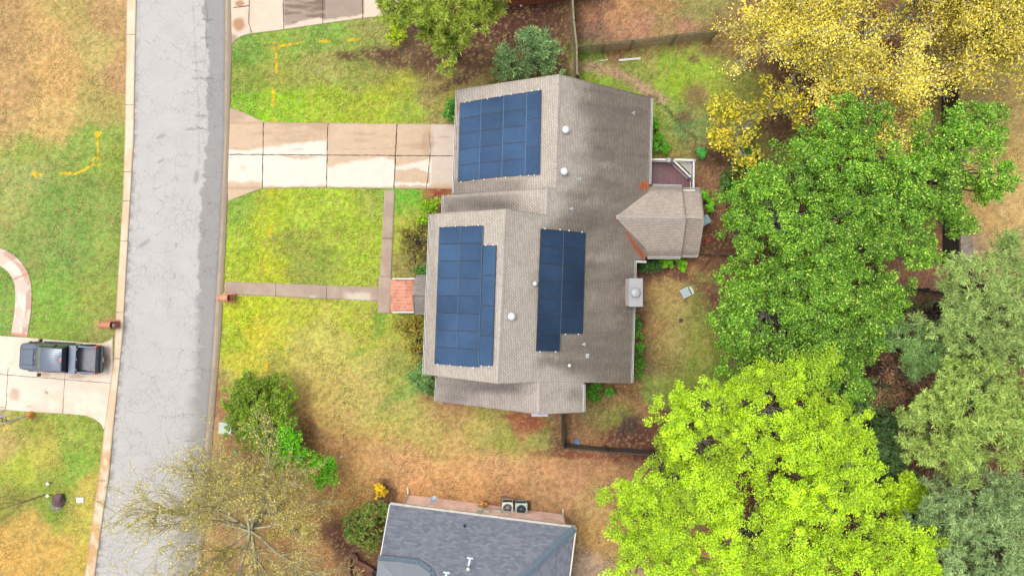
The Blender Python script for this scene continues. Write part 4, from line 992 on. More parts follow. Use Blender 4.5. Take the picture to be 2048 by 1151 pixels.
# ridge runs parallel to the eave hipd deep; hip at the right end
r1 = tr.xy + (Ud * -1 + Vd) * hipd; r0 = tl.xy + Vd * hipd
tri_plane([onv(tl.xy, PN2), onv(r0, PN2), onv(r1, PN2), onv(tr.xy, PN2)], 'roof', M_char, nb, (Vd.x, Vd.y))
PE2 = mkplane(TR, 0.42, Ud * -1)
er = tr.xy + Vd * (2 * hipd)
tri_plane([onv(tr.xy, PE2), onv(r1, PE2), onv(er, PE2)], 'roof', M_char, nb, (-Ud.x, -Ud.y))
PS2 = mkplane(onv(er, PE2), 0.42, Vd * -1)
tri_plane([onv(r0, PS2), onv(tl.xy + Vd * 2 * hipd, PS2), onv(er, PS2), onv(r1, PS2)], 'roof', M_char, nb, (-Vd.x, -Vd.y))
def capstrip(a, b, wd=.2, mat=None, n=None):
    L = (b - a).length; n = n or int(L / .16); s = (b - a).normalized().cross(Vector((0, 0, 1))); mb = MB()
    for i in range(n):
        p = a.lerp(b, i / n); q = a.lerp(b, (i + .92) / n); dz_ = Vector((0, 0, .03 + .012 * (i % 2)))
        mb.poly([p - s * wd, p + dz_ + Vector((0, 0, .05)), p + s * wd, q - s * wd, q + dz_ + Vector((0, 0, .05)), q + s * wd], [(0, 1, 4, 3), (1, 2, 5, 4)])
    o = mb.build('ridge_cap', mat or mat_plain('slate_blue_cap', (104, 122, 136), .9, var=.15, scale=8), nb)
up_ = Vector((0, 0, .03))
capstrip(onv(tr.xy, PN2) + up_, onv(r1, PN2) + up_, .26)
# small hipped front bay roof rising out of the lower left corner
q0 = onplane(756, 1117, PN2, .04); q1 = onplane(800, 1120, PN2, .05); q2 = onplane(838, 1126, PN2, .05); q3 = onplane(860, 1142, PN2, .05); q4 = onplane(870, 1165, PN2, .05)
for a, b in ((q0, q1), (q1, q2), (q2, q3), (q3, q4)): capstrip(a, b, .24)
bay = [q + Vector((0, 0, .0)) for q in (q0, q1, q2, q3, q4)] + [onplane(745, 1240, PN2, .3)]
mbb = MB(); cz_ = onplane(800, 1165, PN2, .55); mbb.poly(bay + [cz_], [(i, (i + 1) % 6, 6) for i in range(6)])
mo = mbb.build('roof', mat_plain('grey_shingle', (146, 152, 160), .9, var=.12, scale=9), nb)
# pale eave board and gutter, brick wall
mb = MB(); o_ = Vector((-Vd.x, -Vd.y, 0)) * .07
mb.bar(tl + o_ - Vector((0, 0, .06)), tr + o_ - Vector((0, 0, .06)), .14, .12); mb.build('gutter', mat_plain('aged_gutter', (206, 202, 184), .6, var=.2, scale=3), nb)
mb = MB(); a = onv(tr.xy, PE2) + Vector((Ud.x, Ud.y, 0)) * .07; b = onv(er, PE2) + Vector((Ud.x, Ud.y, 0)) * .07; mb.bar(a - Vector((0, 0, .06)), b - Vector((0, 0, .06)), .08, .12); mb.build('gutter', M_cream, nb)
a = onv(tl.xy, PN2); b = onv(tl.xy + Vd * hipd, PN2); mb = MB(); e = Vector((-Ud.x, -Ud.y, 0)) * .03; mb.bar(a + e - Vector((0, 0, .09)), b + e - Vector((0, 0, .09)), .06, .16); mb.build('fascia', M_white, nb)
M_pbrick = mat_brick('pale_pink_brick', (244, 206, 188), (222, 168, 150), (240, 226, 210), 0.21, 0.075, 'UV', .012, var=.2, k=1.15)
wl = tl.xy + Ud * .75 + Vd * .25; wr = tr.xy - Ud * .55 + Vd * .25
mb = MB(); mb.prism([wl, wl + Vd * (2 * hipd - .9), wr + Vd * (2 * hipd - .9), wr], 0, ez - .12); uvbox_mesh('wall', mb, M_pbrick, nb)
# gable wedge under the left rake
g0 = onv(wl, PN2) - Vector((0, 0, .2)); g1 = onv(wl + Vd * (hipd - .42), PN2) - Vector((0, 0, .2)); g2 = Vector(((wl + Vd * (2 * hipd - .9)).x, (wl + Vd * (2 * hipd - .9)).y, ez - .2))
th_ = Vector((Ud.x, Ud.y, 0)) * .2
mb = MB(); mb.poly([g0, g1, g2, g0 + th_, g1 + th_, g2 + th_], [(0, 1, 2), (5, 4, 3), (0, 3, 4, 1), (1, 4, 5, 2), (2, 5, 3, 0)]); uvbox_mesh('gable_wall', mb, M_pbrick, nb)
# downspout at the left corner and the right one
def onwall(t, z, outd=.08):
    p = wl.lerp(wr, t) - Vd * outd; return Vector((p.x, p.y, z))
mb = MB(); a = Vector((tl.x + .3, tl.y - .05, ez - .12)); mb.tube([onwall(0.0, ez - .2), onwall(0.0, .2), onwall(0, .1) + Vector((-.02, .5, 0))], .05, 8); mb.build('downspout', M_cream, nb)
mb = MB(); mb.tube([onwall(1.0, ez - .2), onwall(1.0, .15), onwall(1, .08) + Vector((0, .35, 0))], .05, 8); mb.build('downspout', M_cream, nb)
# meters and conduits on the brick
mb = MB()
for t, z, s in ((.47, 1.3, (.35, .16, .45)), (.512, 1.5, (.45, .14, .5)), (.585, 1.2, (.40, .14, .4)), (.645, 1.6, (.2, .12, .2))):
    p = onwall(t, z, s[1] / 2 + .01); MB().box(tuple(p), s, rz=-ang).build('meter_box', M_cream, nb, bevel=.01)
for t in (.455, .468, .482): mb.tube([onwall(t, .3, .05), onwall(t, 2.2, .05)], .02, 6)
mb.tube([onwall(.53, .9, .05), onwall(.60, 1.05, .05)], .018, 6); mb.build('conduit', M_white, nb)
# roof pipes on the charcoal roof
def rpipe(x, y, flat=False):
    p = onplane(x, y, PN2); mb = MB(); mb.tube([p, p + Vector((0, 0, .42))], .055, 10); o = mb.build('vent_pipe', M_whitem, nb)
    MB().lathe((p.x, p.y, p.z + .42), [(.06, 0), (.11, .03), (.11, .08), (.02, .11)], 14).build('pipe_hood', mat_plain('ivory', (236, 232, 206), .5), o)
    n = Vector((-PN2[1], -PN2[2], 1)).normalized(); q = onplane(x + 3, y - 16, PN2, .02); mb = MB(); mb.box(tuple(q), (.42, .12, .03), rz=-ang); mb.bar(q, p + n * .03, .14, .02); mb.build('flashing', mat_bluew, o)
rpipe(937, 1131); rpipe(890, 1160)
p = onplane(929.5, 1050, PN2); MB().lathe((p.x, p.y, p.z), [(.09, 0), (.09, .16), (.06, .16), (.06, .06)], 14).build('vent_pipe', M_dark, nb)
# satellite dish beside the wall
sdp = P(868, 1000, 0); sat = empty('satellite_dish', tuple(sdp), 'small grey satellite dish fixed to the brick wall of the lower house', 'satellite dish')
w0 = onwall(.15, 1.5, .02); c0 = P(868, 998, 1.8)
mb = MB(); mb.tube([w0, Vector((w0.x, w0.y + .2, 1.5)), c0 - Vector((0, 0, .1))], .03, 8); mb.bar(w0 + Vector((-.2, .02, 0)), w0 + Vector((.2, 0, 0)), .06, .04); mb.build('bracket', M_whitem, sat)
Mr = Matrix.Translation(c0) @ Matrix.Rotation(R(-38), 4, 'X')
mb = MB(); mb.lathe((0, 0, 0), [(.02, 0), (.12, .02), (.22, .07), (.23, .09), (.21, .08), (.11, .035), (.005, .02)], 20, M=Mr); mb.build('dish', mat_plain('dish_grey', (176, 190, 202), .4, var=.06), sat, smooth=True)
mb = MB(); mb.tube([Mr @ Vector((0, -.22, .03)), Mr @ Vector((0, -.12, .36))], .015, 6); mb.box((0, -.1, .36), (.07, .07, .08), M=Mr); mb.build('feed_arm', M_whitem, sat)

# ---------------------------------------------------------------- air conditioners
def ac(px_, py_, s, label, light=True):
    z = .85; c = P(px_, py_, z); g = Vector((c.x, c.y, .05)); o = empty('air_conditioner', tuple(g), label, 'air conditioner', 'air conditioners by the lower house', rz=R(-4))
    b = mat_plain('ac_cream' if light else 'ac_green', (240, 236, 224) if light else (196, 212, 202), .5, var=.06)
    hx = s / 2
    def bx(mb, cc, ss): 
        return mb.box((g.x + cc[0], g.y + cc[1], g.z + cc[2]), ss)
    mb = MB(); bx(mb, (0, 0, .04), (s, s, .08)); 
    for i in (-1, 1):
        for j in (-1, 1): bx(mb, (i * (hx - .03), j * (hx - .03), .4), (.06, .06, .72))
    mb.build('casing_frame', b, o, bevel=.01)
    mb = MB()
    for k in range(15):
        t = -hx + .06 + k * (s - .12) / 14
        for sg in (-1, 1): bx(mb, (t, sg * (hx - .015), .4), (.012, .02, .7)); bx(mb, (sg * (hx - .015), t, .4), (.02, .012, .7))
    mb.build('louvres', mat_plain('louvre_grey', (170, 168, 166) if light else (150, 190, 184), .5), o)
    bx(MB(), (0, 0, .4), (s - .1, s - .1, .68)).build('coil', M_dark, o)
    # top ring
    r = s * .40; mb = MB(); n = 32; top = g.z + .80
    outer = []
    for k in range(n):
        t = 2 * math.pi * k / n; cx_, sy_ = math.cos(t), math.sin(t); m_ = max(abs(cx_), abs(sy_)); rr = (hx + .01) / m_ if not light else min((hx + .01) / m_, hx * 1.22)
        outer.append(Vector((g.x + cx_ * rr, g.y + sy_ * rr, top)))
    inner = [Vector((g.x + math.cos(2 * math.pi * k / n) * r, g.y + math.sin(2 * math.pi * k / n) * r, top + .02)) for k in range(n)]
    low = [p - Vector((0, 0, .08)) for p in outer]; il = [p - Vector((0, 0, .1)) for p in inner]
    mb.poly(outer + inner + low + il, [(k, (k + 1) % n, n + (k + 1) % n, n + k) for k in range(n)] + [(2 * n + k, 2 * n + (k + 1) % n, (k + 1) % n, k) for k in range(n)] + [(n + k, n + (k + 1) % n, 3 * n + (k + 1) % n, 3 * n + k) for k in range(n)])
    mb.build('top_panel', b, o)
    mb = MB()
    for q in (.3, .5, .7, .9):
        ring = [Vector((g.x + math.cos(a) * r * q, g.y + math.sin(a) * r * q, top + .025)) for a in np.linspace(0, 2 * math.pi, 21)]; mb.tube(ring, .005, 4, cap=False)
    for k in range(12):
        a = math.pi * k / 6; mb.tube([(g.x, g.y, top + .04), (g.x + math.cos(a) * r, g.y + math.sin(a) * r, top + .02)], .004, 4)
    mb.build('fan_guard', mat_plain('guard_wire', (206, 206, 204) if light else (90, 110, 110), .4), o)
    mb = MB(); mb.lathe((g.x, g.y, top - .12), [(.09, 0), (.09, .06), (.01, .08)], 14)
    for k in range(3 if not light else 5):
        a0 = 2 * math.pi * k / (3 if not light else 5); a1 = a0 + (.9 if not light else 1.0)
        pts = [Vector((g.x + math.cos(a) * rr, g.y + math.sin(a) * rr, top - .1 + (.05 if a == a1 else 0))) for a, rr in ((a0, .08), (a0, r * .93), (a1, r * .93), (a1, .08))]
        mb.slab(pts, .008)
    mb.build('fan', mat_plain('fan_grey', (214, 212, 210) if light else (150, 156, 168), .4), o)
    return o
ac(1015, 1015, .78, 'cream air conditioner with pale fan, left one of two on the concrete pad'); ac(1042.5, 1018, .84, 'pale green air conditioner with dark fan, right one of two on the pad', False)

# ================================================================ UPPER NEIGHBOUR HOUSE (its brick wall shows at the top edge)
uh = empty('house', tuple(P(1090, -160, 0)), 'orange-red brick house wall just inside the top edge of the photo', 'house')
A = P(985, 17, 0); B = P(1190, -5, 0); d = (B - A).normalized(); nrm = Vector((-d.y, d.x, 0))
mb = MB(); mb.prism([A, B, B + nrm * 7, A + nrm * 7], 0, 2.7); uvbox_mesh('wall', mb, mat_brick('orange_brick', (206, 108, 78), (178, 84, 62), (206, 152, 122), .21, .075, 'UV', .01, var=.2), uh)
pl = mkplane(A - nrm * .0 + Vector((0, 0, 2.8)), .4, nrm.xy)
o4 = [A + nrm * .3 - d * .2, B + nrm * .3 + d * .4, B + nrm * 3.7 + d * .4, A + nrm * 3.7 - d * .2]
mb = MB(); mb.slab([Vector((p.x, p.y, plz(pl, p))) for p in o4], .12); mb.build('roof', mat_plain('brown_shingle', (120, 100, 90), .9, var=.2), uh)
o5 = [B + nrm * 3.7 + d * .4, A + nrm * 3.7 - d * .2, A + nrm * 7.1 - d * .2, B + nrm * 7.1 + d * .4]; pl5 = mkplane(Vector((o5[0].x, o5[0].y, plz(pl, o5[0]))), -.4, nrm.xy)
mb = MB(); mb.slab([Vector((p.x, p.y, plz(pl5, p))) for p in o5], .12); mb.build('roof', mat_plain('brown_shingle', (120, 100, 90), .9, var=.2), uh)
p = P(1042, 12, .3); MB().box(tuple(p), (.16, .1, .12)).build('wall_outlet', M_white, uh)
mb = MB()
for k in range(5): p = P(1004 + k * 3, 17 + (k % 2), .3); mb.tube([(p.x, p.y, .05), (p.x + .05, p.y, .9)], .02, 6)
p = P(1003, 18, .7); q = P(1018, 17, .7); mb.bar(p, q, .03, .03); tag(mb.build('pipe_stand', M_greym), 'grey metal pipe stand against the orange brick wall', 'pipes')

# ================================================================ FENCES
M_wood = mat_plain('weathered_wood', (158, 146, 108), .9, var=.35, scale=5, bump=.4)
M_woodd = mat_plain('dark_wood', (78, 66, 52), .9, var=.3, scale=5)
def fence(name, pts, h, label, mat, side=1, gap=.02, pw=.14, cap=False, step=2.4, post_out=.09):
    """pts: picture points of the ground line; boards on one side, rails and posts on the other"""
    G = [P(x, y, 0) for x, y in pts]; root = empty(name, tuple(G[0]), label, 'fence', 'wooden garden fences')
    bd = MB(); rl = MB(); rs = np.random.RandomState(int(pts[0][0]))
    for a, b in zip(G[:-1], G[1:]):
        L = (b - a).length; d = (b - a) / L; n = Vector((-d.y, d.x, 0)) * side; k = max(1, int(L / (pw + gap))); w_ = L / k
        for i in range(k):
            c = a + d * (w_ * (i + .5)) + n * .03; hh = h * (1 + (rs.rand() - .5) * .04); tilt = (rs.rand() - .5) * .02
            bd.bar(c, c + Vector((tilt, 0, hh)) - Vector((0, 0, 0)), w_ - gap, .02, n)
        for z in (h * .2, h * .55, h * .9): rl.bar(a - n * .03 + Vector((0, 0, z)), b - n * .03 + Vector((0, 0, z)), .045, .09)
        if cap: rl.bar(a + Vector((0, 0, h + .02)), b + Vector((0, 0, h + .02)), .12, .04)
        m = max(1, round(L / step))
        for i in range(m + 1):
            c = a + d * (L * i / m) - n * post_out; MB().box((c.x, c.y, h * .52), (.1, .1, h * 1.04), rz=math.atan2(d.y, d.x)).build('post', mat, root)
    bd.build('boards', mat, root); rl.build('rails', mat, root); return root
fence('wooden_fence', [(1151, 108), (1258, 98), (1340, 87), (1420, 78)], 1.75, 'weathered wooden fence running right from the corner below the bare dirt yard', M_wood, side=1, gap=.07, pw=.09)
fence('wooden_fence', [(1149.5, 165), (1148.5, 108), (1143, 60), (1138, -30)], 1.8, 'narrow greenish wooden fence running up past the brick wall to the top edge', M_wood, side=1, gap=.0, cap=True)
fence('wooden_fence', [(1124, 815), (1124, 885)], 1.7, 'dark wooden fence running down from the main house to its lower corner', M_woodd, side=-1, cap=False)
fence('wooden_fence', [(1124, 885), (1210, 893), (1300, 899), (1380, 905)], 1.5, 'dark wooden fence along the lower side of the small dirt yard', M_woodd, side=-1, gap=.05, pw=.1, cap=True)
fence('wooden_fence', [(1883, 170), (1885, 330), (1886, 520), (1884, 530)], 1.8, 'brown wooden fence along the dry grass beyond the green trees', M_woodd, side=-1, gap=.0, cap=True)
fence('wooden_fence', [(1760, 567), (1830, 580), (1890, 588)], 1.6, 'dark shaded fence at the far corner under the bare branches', M_woodd, side=-1)
# low black edging fence by the rear wing and a brown gate deck
le = empty('garden_rail', tuple(P(1400, 507, 0)), 'low black rail beside the rear wing and mulch bed', 'rail')
mb = MB(); a = P(1392, 507, .6); b = P(1474, 512, .6); mb.bar(a, b, .05, .08); mb.bar(a - Vector((0, 0, .4)), b - Vector((0, 0, .4)), .04, .05); mb.build('rail', M_dark, le)
for t in (0, .33, .66, 1): p = a.lerp(b, t); MB().box((p.x, p.y, .32), (.07, .07, .64)).build('post', M_dark, le)
bd_ = empty('plank_platform', tuple(P(1485, 530, 0)), 'small brown plank platform half hidden under the green trees', 'platform'); mb = MB()
for k in range(7): a = P(1474 + k * 3.2, 518, .3); b = P(1473 + k * 3.2, 548, .3); mb.bar(a, b, .10, .04)
mb.build('planks', mat_plain('brown_planks', (118, 84, 70), .8, var=.25), bd_); mb = MB(); mb.bar(P(1472, 521, .24), P(1496, 521, .24), .08, .1); mb.bar(P(1472, 545, .24), P(1496, 545, .24), .08, .1); 
for x_, y_ in ((1474, 522), (1494, 522), (1474, 545), (1494, 545)): p = P(x_, y_, 0); mb.box((p.x, p.y, .1), (.1, .1, .2))
mb.build('joists', M_woodd, bd_)

# ================================================================ MAILBOXES
def mailbox(px0, px1, py, label, dirn, body_rgb, niche=False):
    """brick pillar with a barrel-vaulted top; px0 = outer end at the top, px1 = end facing the picture centre"""
    h = 1.25; rr = .24; a = P(px0, py, h); b = P(px1, py, h); y = (a.y + b.y) / 2; x0, x1 = min(a.x, b.x), max(a.x, b.x)
    o = empty('brick_mailbox', ((x0 + x1) / 2, y, 0), label, 'mailbox', 'brick mailboxes by the kerb')
    Mb = mat_brick('mailbox_brick', body_rgb, tuple(v * .85 for v in body_rgb), (232, 190, 160), .075, .21, 'Object', .008, var=.2, k=2.4)
    n = 16; sec = [Vector((0, -rr, 0)), Vector((0, -rr, h - rr))] + [Vector((0, -rr * math.cos(t), h - rr + rr * math.sin(t))) for t in np.linspace(.1, math.pi - .1, n)] + [Vector((0, rr, h - rr)), Vector((0, rr, 0))]
    A_ = [Vector((x0, y + p.y, p.z)) for p in sec]; B_ = [Vector((x1, y + p.y, p.z)) for p in sec]; k = len(sec)
    MB().poly(A_ + B_, [(i, (i + 1) % k, k + (i + 1) % k, k + i) for i in range(k)] + [tuple(range(k))[::-1], tuple(range(k, 2 * k))]).build('pillar', Mb, o)
    xe, s = (x1, 1) if dirn > 0 else (x0, -1)
    pts = [Vector((xe + s * .012, y + (rr - .03) * math.cos(t), h - rr + (rr - .03) * math.sin(t))) for t in np.linspace(0, 2 * math.pi, 25)[:-1]]
    pts2 = [p - Vector((s * .04, 0, 0)) for p in pts]; m_ = len(pts)
    MB().poly(pts + pts2, [tuple(range(m_)), tuple(range(m_, 2 * m_))] + [(i, (i + 1) % m_, m_ + (i + 1) % m_, m_ + i) for i in range(m_)]).build('end_arch', mat_brick('dark_arch_brick', (160, 60, 38), (130, 46, 32), (90, 34, 26), .08, .08, 'Object', .01, var=.2), o)
    MB().box(((x0 + x1) / 2, y, .06), (x1 - x0 + .14, rr * 2 + .16, .12)).build('footing', Mb, o, bevel=.01)
    return o
mailbox(433, 454, 595.5, 'red brick mailbox with arched top beside the front walkway', 1, (244, 168, 130))
mb2_ = mailbox(194, 219, 650, 'brick mailbox with dark opening on the grass across the street', 1, (226, 140, 104))
p = P(220, 650, .9); mb = MB(); mb.box((p.x + .1, p.y, .95), (.32, .3, .26)); mb.build('letter_box', M_dark, mb2_, bevel=.03); MB().box((p.x + .28, p.y, .95), (.02, .22, .2)).build('letter_box_door', M_white, mb2_)

# ================================================================ PICKUP TRUCK (nose to the left)
M_blk = mat_plain('truck_paint', (100, 112, 130), .22, .35, var=.03, spec=.6)
def truck():
    root = empty('pickup_truck', tuple(P(122, 716, 0.036) - Vector((0, 0, 0))), 'dark grey pickup truck parked nose-in on the pale driveway with an open bed', 'pickup truck', None, rz=R(180 - 2.9))
    # centre the truck: apparent centre (124,716) at about one metre height
    c = P(123.5, 716, 1.0); root.location = (c.x, c.y, .036)
    M = root.matrix_basis
    XA = [-3.3, -3.08, -2.88, -2.80, -1.52, -1.12, -1.06, -.98, -.72, .3, .6, 1.3, 2.9, 3.1]
    XB = [-2.92, -2.70, -2.52, -2.45, -1.20, -.70, -.66, -.62, -.56, .70, .93, 1.74, 2.9, 3.1]
    T = lambda x, y, z: M @ Vector((float(np.interp(x, XA, XB)), y, z))
    def loft(stations, name, mat, cap=True, bevel=0, smooth=True, par=root):
        """stations: (x, halfwidth bottom, halfwidth top, z0, z1); rounded shoulders"""
        mb = MB(); ring = 12; vs = []
        for x, wb, wt, z0, z1 in stations:
            r = min(.10, (z1 - z0) * .4)
            pts = [(-wb + .06, z0), (-wb, z0 + .08), (-(wb + wt) / 2 - .01, (z0 + z1) / 2), (-wt, z1 - r), (-wt + r * .35, z1 - r * .3), (-wt + r * 1.2, z1)]
            pts = pts + [(-a, b) for a, b in reversed(pts)]
            vs.append([T(x, a, b) for a, b in pts])
        flat = [p for s in vs for p in s]; f = []
        for i in range(len(vs) - 1):
            for k in range(ring): f.append((i * ring + k, i * ring + (k + 1) % ring, (i + 1) * ring + (k + 1) % ring, (i + 1) * ring + k))
        f.append(tuple(range(ring))[::-1]); f.append(tuple((len(vs) - 1) * ring + k for k in range(ring)))
        mb.poly(flat, f); return mb.build(name, mat, par, smooth=False)
    # front body: hood + fenders up to the rear of the cab
    loft([(2.90, .62, .58, .55, .98), (2.84, .84, .80, .50, 1.10), (2.70, .95, .88, .46, 1.16), (2.3, 1.0, .93, .42, 1.19), (1.70, 1.01, .94, .42, 1.22), (1.25, 1.01, .95, .42, 1.24), (1.0, 1.01, .96, .42, 1.2), (-.95, 1.01, .97, .42, 1.2), (-1.02, 1.01, .97, .42, 1.2)], 'body', M_blk)
    # hood ridge lines
    for y in (-.55, 0, .55): MB().bar(T(2.6, y * .95, 1.185), T(1.45, y, 1.245), .03 if y else .015, .02).build('hood_crease', M_dark if y else M_blk, root)
    # bed: side walls, floor, front wall
    bx = MB()
    L0, L1 = -1.06, -2.80
    for s in (-1, 1): bx.poly([T(L0, s * 1.0, .42), T(L1, s * .99, .48), T(L1, s * .95, 1.22), T(L0, s * .96, 1.22), T(L0, s * .80, .42), T(L1, s * .80, .48), T(L1, s * .84, 1.22), T(L0, s * .84, 1.22)], [(0, 1, 2, 3), (7, 6, 5, 4), (0, 4, 5, 1), (3, 2, 6, 7), (0, 3, 7, 4), (1, 5, 6, 2)])
    bx.build('bed_sides', M_blk, root, bevel=.02)
    M_bed = mat_plain('bedliner', (136, 138, 146), .6, .1, var=.2, scale=4)
    fl = MB(); fl.poly([T(L0, -.82, .74), T(L0, .82, .74), T(L1, .82, .76), T(L1, -.82, .76)], [(0, 1, 2, 3)])
    for k in range(13): y = -.74 + k * .123; fl.bar(T(L0, y, .755), T(L1, y, .775), .05, .025)
    fl.poly([T(L0, -.84, .5), T(L0, .84, .5), T(L0, .84, 1.2), T(L0, -.84, 1.2)], [(0, 1, 2, 3)]); fl.build('bed_liner', M_bed, root)
    MB().box((0, 0, 0), (.01, .01, .01))
    # tailgate
    tg = MB(); tg.poly([T(-2.80, -.84, .55), T(-2.80, .84, .55), T(-2.80, .84, 1.20), T(-2.80, -.84, 1.20), T(-2.90, -.84, .55), T(-2.90, .84, .55), T(-2.86, .84, 1.20), T(-2.86, -.84, 1.20)], [(0, 1, 2, 3), (7, 6, 5, 4), (3, 2, 6, 7), (0, 4, 5, 1), (0, 3, 7, 4), (1, 5, 6, 2)]); tg.build('tailgate', M_blk, root, bevel=.015)
    bp = MB(); bp.poly([T(-2.88, -.98, .5), T(-2.88, .98, .5), T(-2.88, .98, .70), T(-2.88, -.98, .70), T(-3.08, -.86, .5), T(-3.08, .86, .5), T(-3.08, .86, .68), T(-3.08, -.86, .68)], [(0, 1, 2, 3), (7, 6, 5, 4), (3, 2, 6, 7), (0, 4, 5, 1), (0, 3, 7, 4), (1, 5, 6, 2)]); bp.build('rear_bumper', mat_plain('bumper_grey', (96, 104, 112), .5, .4), root, bevel=.03)
    bp = MB(); bp.poly([T(2.86, -.9, .42), T(2.86, .9, .42), T(2.86, .9, .66), T(2.86, -.9, .66), T(3.0, -.6, .42), T(3.0, .6, .42), T(2.98, .6, .64), T(2.98, -.6, .64)], [(0, 1, 2, 3), (7, 6, 5, 4), (3, 2, 6, 7), (0, 4, 5, 1), (0, 3, 7, 4), (1, 5, 6, 2)]); bp.build('front_bumper', M_dark, root, bevel=.03)
    MB().bar(T(2.92, -.5, .85), T(2.92, .5, .85), .04, .22).build('grille', M_dark, root)
    lamp = mat_plain('lamp_glass', (220, 226, 232), .1); redl = mat_plain('red_lamp', (236, 60, 50), .2)
    for s in (-1, 1):
        MB().bar(T(2.80, s * .62, .92), T(2.74, s * .90, .92), .16, .18).build('headlight', lamp, root, bevel=.02)
        MB().bar(T(-2.70, s * .93, .98), T(-2.885, s * .915, .98), .13, .44).build('tail_light', redl, root, bevel=.02)
    MB().bar(T(-3.085, -.16, .6), T(-3.085, .16, .6), .012, .14).build('licence_plate', M_white, root)
    MB().tube([T(-3.05, 0, .45), T(-3.22, 0, .47), T(-3.22, 0, .55)], .03, 8).build('tow_hitch', M_dark, root)
    # cab: glasshouse and roof
    gh = MB(); W0, W1 = .93, .74
    low = [T(1.30, -W0 + .06, 1.19), T(1.30, W0 - .06, 1.19), T(-.98, W0, 1.19), T(-.98, -W0, 1.19)]; hi = [T(.52, -W1, 1.80), T(.52, W1, 1.80), T(-.72, W1, 1.82), T(-.72, -W1, 1.82)]
    gh.poly(low + hi, [(0, 1, 5, 4), (1, 2, 6, 5), (2, 3, 7, 6), (3, 0, 4, 7), (4, 5, 6, 7)])
    mgl = mat_plain('tinted_glass', (50, 60, 66), .06, var=.05, spec=.8); gh.build('side_window', mgl, root)
    ws = MB(); ws.slab([T(1.315, -.86, 1.2), T(1.36, 0, 1.2), T(1.315, .86, 1.2), T(.56, .71, 1.795), T(.58, 0, 1.80), T(.56, -.71, 1.795)], .012); ws.build('windscreen', mat_plain('green_glass', (92, 106, 104), .05, var=.25, scale=2, spec=.8), root)
    rf = MB(); rf.poly([T(.60, -.70, 1.79), T(.66, 0, 1.80), T(.60, .70, 1.79), T(.3, .76, 1.85), T(-.70, .76, 1.86), T(-.80, .68, 1.84), T(-.82, 0, 1.85), T(-.80, -.68, 1.84), T(-.70, -.76, 1.86), T(.3, -.76, 1.85), T(.3, 0, 1.895), T(-.70, 0, 1.90)],
        [(0, 1, 10, 9), (1, 2, 3, 10), (9, 10, 11, 8), (10, 3, 4, 11), (8, 11, 6, 7), (11, 4, 5, 6)])
    rf.build('cab_roof', M_blk, root, smooth=True); rf = MB()
    for k in range(-4, 5): rf.bar(T(.35, k * .15, 1.892 - abs(k) * .006), T(-.66, k * .15, 1.9 - abs(k) * .007), .03, .015)
    rf.build('roof_ribs', M_blk, root)
    pl_ = MB()
    for s in (-1, 1):
        pl_.tube([T(1.32, s * .90, 1.2), T(.56, s * .75, 1.81), T(-.74, s * .76, 1.84), T(-1.0, s * .93, 1.2)], .045, 6); pl_.tube([T(-.05, s * .94, 1.2), T(-.1, s * .76, 1.83)], .04, 6)
    pl_.build('pillars', M_blk, root)
    MB().slab([T(1.42, -.8, 1.235), T(1.46, 0, 1.25), T(1.42, .8, 1.235), T(1.28, .84, 1.225), T(1.33, 0, 1.23), T(1.28, -.84, 1.225)], .02).build('cowl', M_dark, root)
    for s in (-1, 1): MB().tube([T(1.40, s * .1, 1.26), T(1.25, s * .62, 1.30)], .012, 5).build('wiper', M_dark, root)
    MB().poly([T(-.66, -.14, 1.915), T(-.82, -.17, 1.90), T(-.86, -.06, 1.89), T(-.80, 0, 1.91), T(-.86, .06, 1.89), T(-.80, .16, 1.90), T(-.68, .14, 1.915), T(-.62, 0, 1.92)], [(0, 1, 2, 3, 4, 5, 6, 7)]).build('roof_lamp', mat_plain('pink_red', (230, 110, 116), .5), root)
    # toolbox across the bed
    tb = MB(); tb.poly([T(-1.12, -.98, 1.16), T(-1.12, .98, 1.16), T(-1.52, .98, 1.16), T(-1.52, -.98, 1.16), T(-1.12, -.98, 1.33), T(-1.12, .98, 1.33), T(-1.52, .98, 1.33), T(-1.52, -.98, 1.33)], [(0, 1, 5, 4), (1, 2, 6, 5), (2, 3, 7, 6), (3, 0, 4, 7), (4, 5, 6, 7), (3, 2, 1, 0)])
    o = tb.build('toolbox', mat_plain('toolbox_grey', (112, 124, 140), .35, .4, var=.04), root, bevel=.02)
    for y in (-.72, 0, .72): MB().bar(T(-1.53, y - .07, 1.24), T(-1.53, y + .07, 1.24), .03, .10).build('latch', M_white, o)
    # mirrors
    for s in (-1, 1):
        m_ = MB(); m_.tube([T(1.08, s * .97, 1.16), T(1.02, s * 1.16, 1.2)], .03, 6); m_.bar(T(.98, s * 1.10, 1.22), T(.98, s * 1.30, 1.22), .14, .24, Vector((0, 0, 1))); m_.build('mirror', M_dark, root, bevel=.01)
    for s in (-1, 1): MB().bar(T(1.2, s * 1.03, .48), T(-.9, s * 1.03, .48), .1, .04).build('running_board', M_dark, root)
